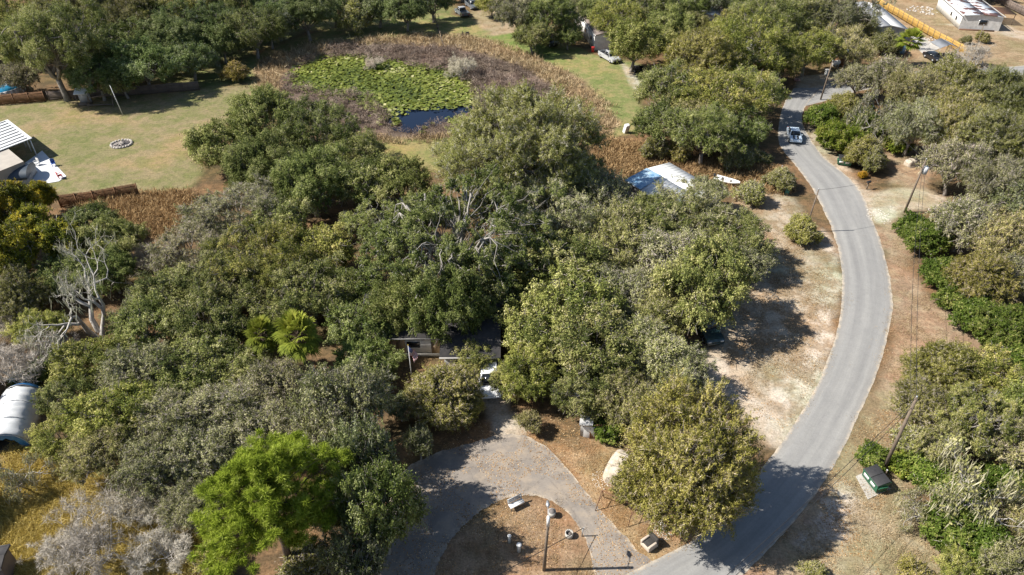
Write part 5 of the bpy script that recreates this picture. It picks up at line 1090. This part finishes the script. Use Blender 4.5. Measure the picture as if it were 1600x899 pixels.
for x in (-2.1, 1.9):
    for s in (-1, 1): part('leg', e, WOODP, lambda g: g.tube([(x, s*.9, 0), (x, 0, 1.55 + (x > 0)*.35)], .06, 5))
p = at(192, 180); e = thing('thin_post', 'thin white leaning post on the left lawn', 'post', (p.x, p.y, 0))
part('shaft', e, WHITE_P, lambda g: g.tube([(0, 0, -.1), (-.45, 0, 5.0)], [.07, .05], 8)); part('clamp', e, STEEL, lambda g: g.cyl((-.3, 0, 3.0), .09, .12, 8)); part('cap', e, STEEL, lambda g: g.cyl((-.45, 0, 5.0), .07, .06, 8))
p = at(4, 146); e = thing('swimming_pool', 'round blue above ground pool behind the brown fence', 'pool', (p.x, p.y, 0))
part('wall', e, WHITE_P, lambda g: [g.box((3.6*math.cos(a), 3.6*math.sin(a), .6), (.08, .98, 1.2), a) for a in np.arange(24)/24*6.283]); m_, nt, b_, _ = nmat('pool_water'); b_.inputs['Base Color'].default_value = (.03, .22, .38, 1); b_.inputs['Roughness'].default_value = .08
part('water', e, m_, lambda g: g.cyl((0, 0, .2), 3.55, .85, 28))
part('rim', e, WHITE_P, lambda g: [g.box((3.62*math.cos(a), 3.62*math.sin(a), 1.23), (.18, .99, .05), a) for a in np.arange(24)/24*6.283])

# ---- hoop tent
A, B = at(14, 706), at(42, 622); L = (B - A).length; e = thing('hoop_tent', 'white hoop tent with blue end flap in the thicket', 'tent', (A.x, A.y, 0), ang(A, B)); rw, rh_ = 1.75, 2.1
def shell(g):
    n, k = 26, 15; V = []; rng = np.random.default_rng(2)
    for i in range(n):
        x = i/(n-1)*L*.93; sag = .10*abs(math.sin(i/(n-1)*math.pi*7)); 
        for j in range(k): a = math.pi*j/(k-1); r = 1 - (.09 - sag)*math.sin(a) + rng.normal(0, .022); V.append((x, rw*r*math.cos(a), rh_*r*math.sin(a)))
    g.add(V, [[i*k + j, i*k + j+1, (i+1)*k + j+1, (i+1)*k + j] for i in range(n-1) for j in range(k-1)])
o = part('cover', e, TARP_W, shell); md = o.modifiers.new('thickness', 'SOLIDIFY'); md.thickness = .02
for f in o.data.polygons: f.use_smooth = True
def hoop(g, x): g.tube([(x, (rw-.02)*math.cos(a), (rh_-.02)*math.sin(a)) for a in np.linspace(0, math.pi, 13)], .03, 5)
for x in (.05, L*.31, L*.62, L*.92): part('hoop', e, STEEL, lambda g: hoop(g, x))
def flap(g):
    k = 13; V = [(L*.93 + .01, rw*math.cos(a), rh_*math.sin(a)) for a in np.linspace(0, math.pi, k)] + [(L*1.03, rw*.9*math.cos(a), rh_*.8*math.sin(a)) for a in np.linspace(0, math.pi, k)]
    g.add(V, [[j, j+1, k+j+1, k+j] for j in range(k-1)]); g.add(V, [list(range(k, 2*k))])
part('end_flap', e, BLUE_TARP, flap)
def valance(g):
    k = 13; V = [(.03, (rw-.03)*math.cos(a), (rh_-.03)*math.sin(a)) for a in np.linspace(0, math.pi, k)] + [(.08, rw*.62*math.cos(a), rh_*(.62 + .1*(j % 2))*math.sin(a)) for j, a in enumerate(np.linspace(0, math.pi, k))]
    g.add(V, [[j, j+1, k+j+1, k+j] for j in range(k-1)])
part('mouth_lining', e, BLUE_TARP, valance); part('floor_sheet', e, simple('dark_sheet', (.05, .05, .055), (.09, .085, .08), 2, .8), lambda g: g.box((L*.46, 0, .01), (L*.9, rw*1.9, .03)))
house('shed', 'dark flat shed roof at the near frame corner below the bare trees', at(-50, 925), at(18, 912), 1.6, 1.9, .15, FENCE_G, R_DARK, .15, 'shed', wins=[('front', 1.2, 1.1, .5, .4)])

# ---- flag
p = at(645, 604); e = thing('flagpole', 'white flagpole in front of the low white house', 'flagpole', (p.x, p.y, 0))
part('shaft', e, WHITE_P, lambda g: g.tube([(0, 0, -.1), (0, 0, 5.0)], [.045, .03], 8)); part('finial', e, YELLOW_M, lambda g: g.tube([(0, 0, 5.0), (0, 0, 5.06), (0, 0, 5.12)], [.03, .06, .02], 8)); part('base', e, CONC, lambda g: g.cyl((0, 0, 0), .2, .12, 12))
FR, FW, FB = simple('flag_red', (.42, .03, .04), (.36, .03, .04), 3, .8), simple('flag_white', (.72, .72, .72), (.65, .65, .66), 3, .8), simple('flag_blue', (.03, .05, .20), (.03, .05, .17), 3, .8)
g = G(); nx, nz = 14, 13
def fp(i, j): x = i/nx; return (p.x + .06 + .75*x*(.75 + .25*math.cos(j*.3)), p.y - .12*math.sin(x*7 + j*.15), 4.9 - j/nz*1.05 - 1.0*x**1.3)
V = [fp(i, j) for j in range(nz + 1) for i in range(nx + 1)]
for j in range(nz):
    for i in range(nx): g.add([fp(i, j), fp(i, j+1), fp(i+1, j+1), fp(i+1, j)], [[0, 1, 2, 3]], .5, 2 if (i < 6 and j < 7) else j % 2)
for sj in range(5):
    for si in range(6):
        a = Vector(fp(.6 + si*.9, .8 + sj*1.35)) + Vector((0, -.012, 0)); g.add([(a.x - .014, a.y, a.z), (a.x, a.y, a.z - .018), (a.x + .014, a.y, a.z), (a.x, a.y, a.z + .018)], [[0, 1, 2, 3]], .5, 1)
tag(g.obj('flag', [FR, FW, FB]), 'striped flag with starred blue corner hanging limp on the white flagpole', 'flag')

# ---- dumpsters
def dumpster(label, px, py, rz, lidmat=BLACK):
    p = at(px, py); e = thing('dumpster', label, 'dumpster', (p.x, p.y, .07), rz, 'green dumpsters'); e.scale = (.95, .72, .82)
    part('body', e, GREEN_M, lambda g: prism_x(g, [(-.62, .12), (.62, .12), (.72, 1.42), (-.72, 1.05)], -.95, .95), .02)
    for s in (-1, 1): part('lid', e, lidmat, lambda g: g.box((s*.48, 0, 1.29), (.93, 1.56, .05), rx=.2525), .02)
    part('top_rim', e, GREEN_M, lambda g: (g.box((0, -.735, 1.06), (1.98, .07, .09)), g.box((0, .745, 1.40), (1.98, .06, .09))))
    for s in (-1, 1):
        part('fork_pocket', e, GREEN_M, lambda g: g.box((s*1.01, 0, .78), (.12, 1.1, .2)), .01)
        part('caster', e, RUBBER, lambda g: (g.tube([(s*.75, -.5, .08), (s*.75, -.44, .08)], .08, 10), g.tube([(s*.75, .44, .08), (s*.75, .5, .08)], .08, 10)))
    for x, w in ((-.45, .62), (.38, .55)): part('notice_plate', e, WHITE_P, lambda g: g.box((x, -.697, .72), (w, .02, .42), rx=-.107))
    for x in (-.4, .1, .6): part('stiffener', e, GREEN_M, lambda g: g.box((x, .70, .75), (.07, .07, 1.1)))
rzz = ang(at(1343, 746), at(1366, 776))
dumpster('near green dumpster with black lids on a concrete pad by the road', 1364, 757, rzz)
dumpster('far green dumpster half under the feathery olive tree', 1318, 258, ang(at(1308, 259), at(1328, 262)))
p = at(1380, 748); e = thing('marker_post', 'short white topped post behind the near dumpster', 'post', (p.x, p.y, 0)); part('shaft', e, WOODP, lambda g: g.tube([(0, 0, -.1), (0, 0, 1.0)], .06, 8)); part('cap', e, WHITE_P, lambda g: g.cyl((0, 0, 1.0), .07, .08, 8))

# ---- utility poles and wires
def pole(label, base, top, r=.15, arm=False, can=False, ins=True, name='utility_pole', mat=WOODP, head=None):
    p = at(*base); d = Vector(((top[0]-800)/FPX, -(top[1]-449.5)/FPX*SP + CP, -(top[1]-449.5)/FPX*CP - SP))
    t = p.y/d.y; hgt = CAM_H + d.z*t; lean = d.x*t - p.x; lean = max(-.08*hgt, min(.08*hgt, lean))
    e = thing(name, label, 'pole', (p.x, p.y, 0)); T = Vector((lean, 0, hgt))
    part('shaft', e, mat, lambda g: g.tube([(0, 0, -.2), (lean*.5, 0, hgt*.5), T], [r, r*.85, r*.65], 10))
    if arm:
        part('crossarm', e, mat, lambda g: g.box((T.x, 0, hgt - .35), (2.0, .12, .12)))
        for s in (-.9, -.35, .35, .9): part('insulator', e, STEEL, lambda g: g.cyl((T.x + s, 0, hgt - .29), .05, .16, 8))
    elif ins: part('insulator', e, STEEL, lambda g: g.cyl((T.x, 0, hgt), .06, .2, 8))
    if can:
        tr = part('transformer', e, simple('pale_grey_can', (.60, .61, .62), (.5, .51, .52), 3, .5), lambda g: g.cyl((T.x + .42, 0, hgt - 1.9), .27, .95, 14))
        part('bushing', tr, STEEL, lambda g: g.cyl((T.x + .42, 0, hgt - .95), .05, .2, 8)); part('bracket', e, STEEL, lambda g: g.box((T.x + .15, 0, hgt - 1.5), (.4, .08, .5)))
    if head: head(e, T, hgt)
    return Vector((p.x + T.x, p.y, hgt))
tA = pole('wooden pole with pale transformer can beside the dirt drive', (1413, 332), (1447, 250), arm=False, can=True)
tB = pole('leaning wooden pole beside the round shrub and near dumpster', (1380, 735), (1432, 622), r=.16)
tC = pole('tall grey pole at the road mouth above the bright shrub', (1282, 156), (1301, 96), r=.14)
tD = pole('thin pole inside the road bend behind the feathery bush', (1258, 362), (1279, 297), r=.10)
pole('short pale post in the olive bush by the blue bin', (1216, 290), (1222, 261), r=.06, ins=True, name='thin_post', mat=WHITE_P)
def lamphead(e, T, h):
    part('arm', e, STEEL, lambda g: g.tube([(T.x, 0, h - .35), (T.x, .5, h - .1), (T.x, .9, h - .05)], .03, 6)); part('lamp_head', e, STEEL, lambda g: g.tube([(T.x, .8, h - .02), (T.x, 1.0, h - .05), (T.x, 1.35, h - .09)], [.06, .15, .07], 10))
    part('upper_sleeve', e, WHITE_P, lambda g: g.tube([(T.x, 0, h*.84), (T.x, 0, h + .02)], .115, 10))
tE = pole('yard lamp pole standing on the driveway island', (850, 891), (857, 808), r=.13, ins=False, name='lamp_pole', head=lamphead)
def wire(label, a, b, sag=.02, r=.018):
    L = (b - a).length; g = G(); g.tube([(a.x + (b.x-a.x)*t, a.y + (b.y-a.y)*t, a.z + (b.z-a.z)*t - 4*sag*L*t*(1-t)) for t in np.linspace(0, 1, 28)], r, 4); tag(g.obj('power_line', BLACK), label, 'wire', 'overhead wires')
off = Vector((.45, 0, 0))
wire('black wire from the leaning pole to the transformer pole, upper strand', tB, tA); wire('black wire from the leaning pole to the transformer pole, lower strand', tB - Vector((0, 0, 1.2)), tA - Vector((0, 0, 1.3)), .03)
wire('wire from the transformer pole to the tall road mouth pole', tA, tC, .02); wire('wire crossing the road from transformer pole to thin bend pole', tA - Vector((0, 0, 1.0)), tD, .03)
nxt = at(1010, 1010, 8.5); wire('wire running from the leaning pole over the near road, upper strand', tB, nxt, .02); wire('wire running from the leaning pole over the near road, lower strand', tB - Vector((0, 0, 1.0)), nxt - Vector((0, 0, 1.0)), .03)
p = at(909, 838); e = thing('guy_stake', 'short stake holding a stay wire at the inner driveway edge', 'stake', (p.x, p.y, 0)); part('shaft', e, STEEL, lambda g: g.tube([(0, 0, -.1), (.05, 0, 1.0)], .05, 6)); part('hook', e, STEEL, lambda g: g.tube([(.05, 0, 1.0), (.15, 0, 1.06), (.1, .1, 1.02)], .03, 5))
wire('stay wire from the stake across the driveway island', Vector((p.x + .05, p.y, 1.0)), at(690, 945, 6.0), .005, .025)

# ---- driveway island and roadside pieces
p = at(806, 791); e = thing('bench', 'white bench on the driveway island near its rear edge', 'bench', (p.x, p.y, 0), ang(at(797, 797), at(818, 787)))
part('seat', e, WHITE_P, lambda g: [g.box((0, y, .45), (1.25, .13, .04)) for y in (-.25, -.1, .05)]); part('backrest', e, simple('grey_slats', (.45, .47, .48), (.38, .40, .42), 3, .6), lambda g: [g.box((0, .16 + .04*k, .58 + .13*k), (1.25, .04, .11)) for k in range(3)])
for x in (-.52, .52): part('leg', e, STEEL, lambda g: (g.box((x, -.22, .21), (.05, .05, .43)), g.box((x, .14, .43), (.05, .05, .87)))); 
p = at(862, 806); e = thing('planter', 'grey concrete planter drum just behind the yard lamp pole', 'planter', (p.x, p.y, 0)); part('drum', e, CONC, lambda g: g.cyl((0, 0, 0), .27, .55, 20, r2=.31)); part('soil', e, ASH, lambda g: g.cyl((0, 0, .5), .25, .06, 16))
p = at(889, 838); e = thing('planter', 'open concrete ring planter beside the stay wire stake', 'planter', (p.x, p.y, 0))
part('ring', e, CONC, lambda g: [g.box((.27*math.cos(a), .27*math.sin(a), .22), (.07, .125, .44), a) for a in np.arange(14)/14*6.283]); part('soil', e, ASH, lambda g: g.cyl((0, 0, 0), .24, .25, 14))
for px, py, lb in ((796, 848, 'slimmer white topped stub post on the shaded side of the island'), (811, 862, 'stouter white topped stub post nearest the yard lamp pole')):
    p = at(px, py); e = thing('stub_post', lb, 'post', (p.x, p.y, 0), 0, 'stub posts on the driveway island'); k = 1 if px > 800 else .75
    part('shaft', e, CONC, lambda g: g.cyl((0, 0, -.05), .15*k, .85, 12)); part('cap', e, WHITE_P, lambda g: g.tube([(0, 0, .8), (0, 0, .86), (0, 0, .92)], [.2*k, .2*k, .08*k], 12))
p = at(1014, 853); e = thing('armchair', 'discarded beige armchair with dark seat at the driveway mouth', 'armchair', (p.x, p.y, .0), R_(35))
UP = simple('beige_upholstery', (.52, .44, .36), (.42, .35, .28), 4, .85); UPD = simple('dark_upholstery', (.035, .032, .03), (.06, .055, .05), 4, .85)
part('base', e, UP, lambda g: g.box((0, 0, .2), (.95, .9, .36)), .04); part('seat_cushion', e, UPD, lambda g: g.box((-.05, 0, .45), (.7, .52, .14)), .04); part('backrest', e, UPD, lambda g: g.box((.38, 0, .66), (.24, .9, .66)), .06)
for s in (-1, 1): part('armrest', e, UP, lambda g: g.box((-.1, s*.38, .5), (.8, .18, .3)), .05)
# rusty swing frame
p = at(962, 800); e = thing('swing_frame', 'rusty thin swing frame on the orange verge by the great olive tree', 'swing frame', (p.x, p.y, 0), R_(-32))
part('top_bar', e, RUSTM, lambda g: g.tube([(-1.3, 0, 1.7), (1.3, 0, 1.7)], .035, 6))
for x in (-1.3, 1.3):
    for s in (-1, 1): part('leg', e, RUSTM, lambda g: g.tube([(x*1.05, s*.75, 0), (x, 0, 1.7)], .03, 6))
    part('brace', e, RUSTM, lambda g: g.tube([(x*1.03, -.42, .75), (x*1.03, .42, .75)], .025, 5))
# beige tarp covered trailer
def covered(name, label, px, py, L, W, H, rz, mat, cat, seed):
    p = at(px, py); e = thing(name, label, cat, (p.x, p.y, 0), rz); rng = np.random.default_rng(seed)
    def cv(g):
        n, k = 15, 13; V = []
        for i in range(n):
            s = (i/(n-1) - .5)*2
            for j in range(k):
                a = math.pi*j/(k-1); cy_, sz = math.cos(a), math.sin(a); cy_ = math.copysign(abs(cy_)**.45, cy_); sz = sz**.5 if sz > 0 else 0; f = (1 - abs(s)**6*.35)
                V.append((s*L/2, cy_*W/2*(1 - .12*sz)*f, sz*H*f*(1 + rng.normal(0, .075)) + .02))
        g.add(V, [[i*k + j, (i+1)*k + j, (i+1)*k + j+1, i*k + j+1] for i in range(n-1) for j in range(k-1)]); g.add(V, [list(range(k))]); g.add(V, [list(range((n-1)*k, n*k))[::-1]])
    o = part('cover', e, mat, cv); part('tie_rope', e, BLACK, lambda g: [g.tube([(x, W/2*1.02*math.copysign(abs(math.cos(a))**.45, math.cos(a)), .05 + H*1.03*max(math.sin(a), 0)**.5) for a in np.linspace(0, math.pi, 13)], .015, 4) for x in (-L*.22, L*.25)])
    part('weight_board', e, WOODP, lambda g: g.box((0, -W/2 - .12, .06), (L*.9, .14, .1))); return e
covered('covered_trailer', 'low trailer under a pale beige tarp beside the great olive tree', 968, 738, 3.0, 2.2, 1.3, R_(62), TARP_B, 'trailer', 3)
covered('covered_pile', 'tan tarp covered pile at the end of the dirt yard', 1422, 258, 1.6, 1.3, .85, .3, TARP_B, 'tarp pile', 4)
# small shed
s_ = house('shed', 'small shed with white door and brown side near the loop driveway', at(906, 682), at(922, 684), 1.8, 1.5, .25, W_GREY, R_GREY, .12, 'shed', wins=[('start', .9, 1.0, .4, .4)], door=(.75, WHITE_P))
p = at(932, 684); e = thing('fence_panel', 'brown plank panel leaning beside the small shed', 'panel', (p.x, p.y, 0), .05); part('planks', e, FENCE_B, lambda g: [g.box((x, 0, .75), (.17, .04, 1.5 + rr.uniform(-.05, .05)), rx=-.12) for x in np.arange(-.55, .6, .19)]); part('batten', e, WOODP, lambda g: (g.box((0, .06, .4), (1.3, .05, .1)), g.box((0, .0, 1.15), (1.3, .05, .1))))
# white boat on a trailer
A, B = at(1118, 284), at(1152, 294); e = thing('boat', 'small white boat on its trailer beside the white roofed building', 'boat', ((A.x+B.x)/2, (A.y+B.y)/2, 0), ang(A, B))
def hull(g):
    S = [(-1.7, .62, .45), (-.8, .68, .45), (.4, .64, .48), (1.2, .42, .56), (1.75, .05, .68)]; V = []
    for x, w, z in S: V += [(x, -w, z + .35), (x, -w*.75, z), (x, 0, z - .08), (x, w*.75, z), (x, w, z + .35), (x, w*.88, z + .35), (x, w*.65, z + .06), (x, -w*.65, z + .06), (x, -w*.88, z + .35)]
    k = 9; g.add(V, [[i*k + j, i*k + (j+1) % k, (i+1)*k + (j+1) % k, (i+1)*k + j] for i in range(4) for j in range(k)]); g.add(V, [list(range(9))[::-1]])
part('hull', e, WHITE_P, hull)
for x in (-.9, .3): part('seat', e, WHITE_P, lambda g: g.box((x, 0, .72), (.28, 1.0, .05)))
part('trailer_frame', e, STEEL, lambda g: (g.box((.2, 0, .3), (4.2, .08, .08)), g.box((-.5, 0, .28), (.1, 1.4, .08)), g.box((-.5, -.3, .35), (2, .06, .06)), g.box((-.5, .3, .35), (2, .06, .06))))
for s in (-1, 1): part('wheel', e, RUBBER, lambda g: g.tube([(-.5, s*.68, .25), (-.5, s*.84, .25)], .25, 14))
part('outboard', e, BLACK, lambda g: (g.box((-1.85, 0, .95), (.3, .26, .4)), g.box((-1.9, 0, .55), (.12, .1, .5))), .03)
# mailbox, bins, loose things
p = at(1354, 296); e = thing('mailbox', 'dark mailbox on a post at the dirt drive', 'mailbox', (p.x, p.y, 0), .4); part('post', e, WOODP, lambda g: g.box((0, 0, .5), (.12, .12, 1.0))); part('box', e, BLACK, lambda g: prism_x(g, [(-.14, 1.0), (.14, 1.0), (.14, 1.2), (.07, 1.3), (-.07, 1.3), (-.14, 1.2)], -.3, .3)); part('flag', e, RED_M, lambda g: g.box((.1, .155, 1.2), (.16, .015, .1)))
def bin_(label, px, py, mat, rz=0):
    p = at(px, py); e = thing('wheelie_bin', label, 'bin', (p.x, p.y, 0), rz); part('body', e, mat, lambda g: g.box((0, 0, .55), (.5, .55, .9), taper=1.15), .02); part('lid', e, mat, lambda g: g.box((0, 0, 1.04), (.64, .7, .07)), .02)
    for s in (-1, 1): part('wheel', e, RUBBER, lambda g: g.tube([(s*.24, .28, .12), (s*.3, .28, .12)], .12, 10))
bin_('teal wheeled bin beside the olive bush inside the bend', 1228, 304, TEAL_M); bin_('white wheeled bin in front of the far mobile home', 898, 68, WHITE_P); bin_('red bin at the end wall of the far mobile home', 926, 82, RED_M)
p = at(978, 208); e = thing('appliance', 'white discarded appliance with black back tipped on the lawn edge', 'appliance', (p.x, p.y, 0), .5)
part('cabinet', e, WHITE_P, lambda g: g.box((0, 0, .72), (.75, .62, 1.5), rx=.28), .03); part('back_panel', e, BLACK, lambda g: g.box((0, .33, .82), (.7, .06, 1.4), rx=.28)); part('door_handle', e, STEEL, lambda g: g.box((.28, -.36, .75), (.04, .05, .4), rx=.28))
p = at(727, 57); e = thing('ride_on_mower', 'black ride on mower parked alone on the lawn beside the reeds', 'mower', (p.x, p.y, 0), .3)
part('bonnet', e, BLACK, lambda g: g.box((.5, 0, .62), (.9, .6, .5), taper=.85), .05); part('seat', e, BLACK, lambda g: (g.box((-.4, 0, .72), (.45, .5, .12)), g.box((-.62, 0, .95), (.1, .5, .45))), .03); part('deck', e, BLACK, lambda g: g.box((-.1, 0, .28), (1.0, 1.15, .16)), .03)
for x, r in ((.65, .22), (-.55, .3)):
    for s in (-1, 1): part('wheel', e, RUBBER, lambda g: g.tube([(x, s*.38, r), (x, s*.56, r)], r, 12))
part('steering_wheel', e, BLACK, lambda g: g.tube([(-.02 + .16*math.sin(a)*.5, .17*math.cos(a), 1.0 + .1*math.sin(a)) for a in np.linspace(0, 6.283, 13)], .02, 4))
p = at(994, 112); e = thing('utility_trailer', 'dark open utility trailer at the head of the white sand track', 'trailer', (p.x, p.y, 0), -.3)
part('tray', e, BLACK, lambda g: (g.box((0, 0, .55), (2.4, 1.4, .06)), g.box((0, .68, .75), (2.4, .05, .36)), g.box((0, -.68, .75), (2.4, .05, .36)), g.box((1.18, 0, .75), (.05, 1.3, .36)))); part('drawbar', e, BLACK, lambda g: g.box((1.8, 0, .5), (1.2, .08, .08)))
for s in (-1, 1): part('wheel', e, RUBBER, lambda g: g.tube([(-.1, s*.76, .28), (-.1, s*.92, .28)], .28, 14))
# far junction: blue tarp shed, white tank, tyre planter, hoop
p = at(1313, 100); e = thing('tarp_shed', 'brown lean to covered by a bright blue tarp at the far junction', 'shed', (p.x, p.y, 0), -.2); part('wall', e, FENCE_B, lambda g: g.box((0, 0, 1.0), (2.2, 1.6, 2.0)))
part('tarp', e, BLUE_TARP, lambda g: tarp(g, Vector((-1.5, -1.1, 2.0)), Vector((1.6, -1.1, 1.95)), Vector((1.6, 1.1, 2.5)), Vector((-1.5, 1.1, 2.45))))
p = at(1305, 104); e = thing('white_tank', 'white gas tank in front of the blue tarp lean to', 'tank', (p.x, p.y, 0), .5); part('vessel', e, WHITE_P, lambda g: g.tube([(-.85, 0, .7), (-.75, 0, .7), (.75, 0, .7), (.85, 0, .7)], [.2, .42, .42, .2], 14)); part('saddle', e, CONC, lambda g: (g.box((-.45, 0, .16), (.2, .7, .34)), g.box((.45, 0, .16), (.2, .7, .34))))
p = at(1291, 118); e = thing('refuse_cart', 'white upright refuse cart beside the shaded road mouth', 'bin', (p.x, p.y, 0), .2); part('body', e, WHITE_P, lambda g: g.box((0, 0, .55), (.6, .6, .95), taper=1.15), .03); part('lid', e, WHITE_P, lambda g: g.box((0, 0, 1.07), (.75, .75, .08)), .03)
p = at(1245, 126); e = thing('tyre_planter', 'pink painted tyre planter at the shaded road mouth', 'planter', (p.x, p.y, 0)); part('tyre', e, simple('pink_paint', (.55, .32, .30), (.45, .27, .25), 4, .7), lambda g: g.tube([(.42*math.cos(a), .42*math.sin(a), .18) for a in np.linspace(0, 6.283, 19)], .17, 8)); part('soil', e, ASH, lambda g: g.cyl((0, 0, .02), .3, .2, 14))
p = at(1406, 82); e = thing('round_tank', 'small blue covered tank under the bushes by the palm', 'tank', (p.x, p.y, 0)); part('vessel', e, BLUE_FADED, lambda g: g.tube([(0, 0, 0), (0, 0, 1.3), (0, 0, 1.6)], [.9, .9, .3], 16)); part('lid', e, WHITE_P, lambda g: g.cyl((0, 0, 1.6), .28, .1, 10))
p = at(1519, 126); e = thing('basketball_hoop', 'dark basketball hoop standing beside the far side road', 'hoop', (p.x, p.y, 0), -.4)
part('shaft', e, BLACK, lambda g: g.tube([(0, 0, 0), (.1, 0, 2.4), (.5, 0, 3.0)], .06, 8)); part('backboard', e, BLACK, lambda g: g.box((.55, 0, 3.1), (.05, 1.3, .85))); part('ring', e, RUSTM, lambda g: g.tube([(.83 + .23*math.cos(a), .23*math.sin(a), 2.85) for a in np.linspace(0, 6.283, 15)], .02, 5)); part('base', e, BLACK, lambda g: g.box((-.2, 0, .1), (1.0, .7, .2)))
pole('slim grey pole in front of the rusted roof mobile home', (1522, 84), (1537, 40), r=.1)
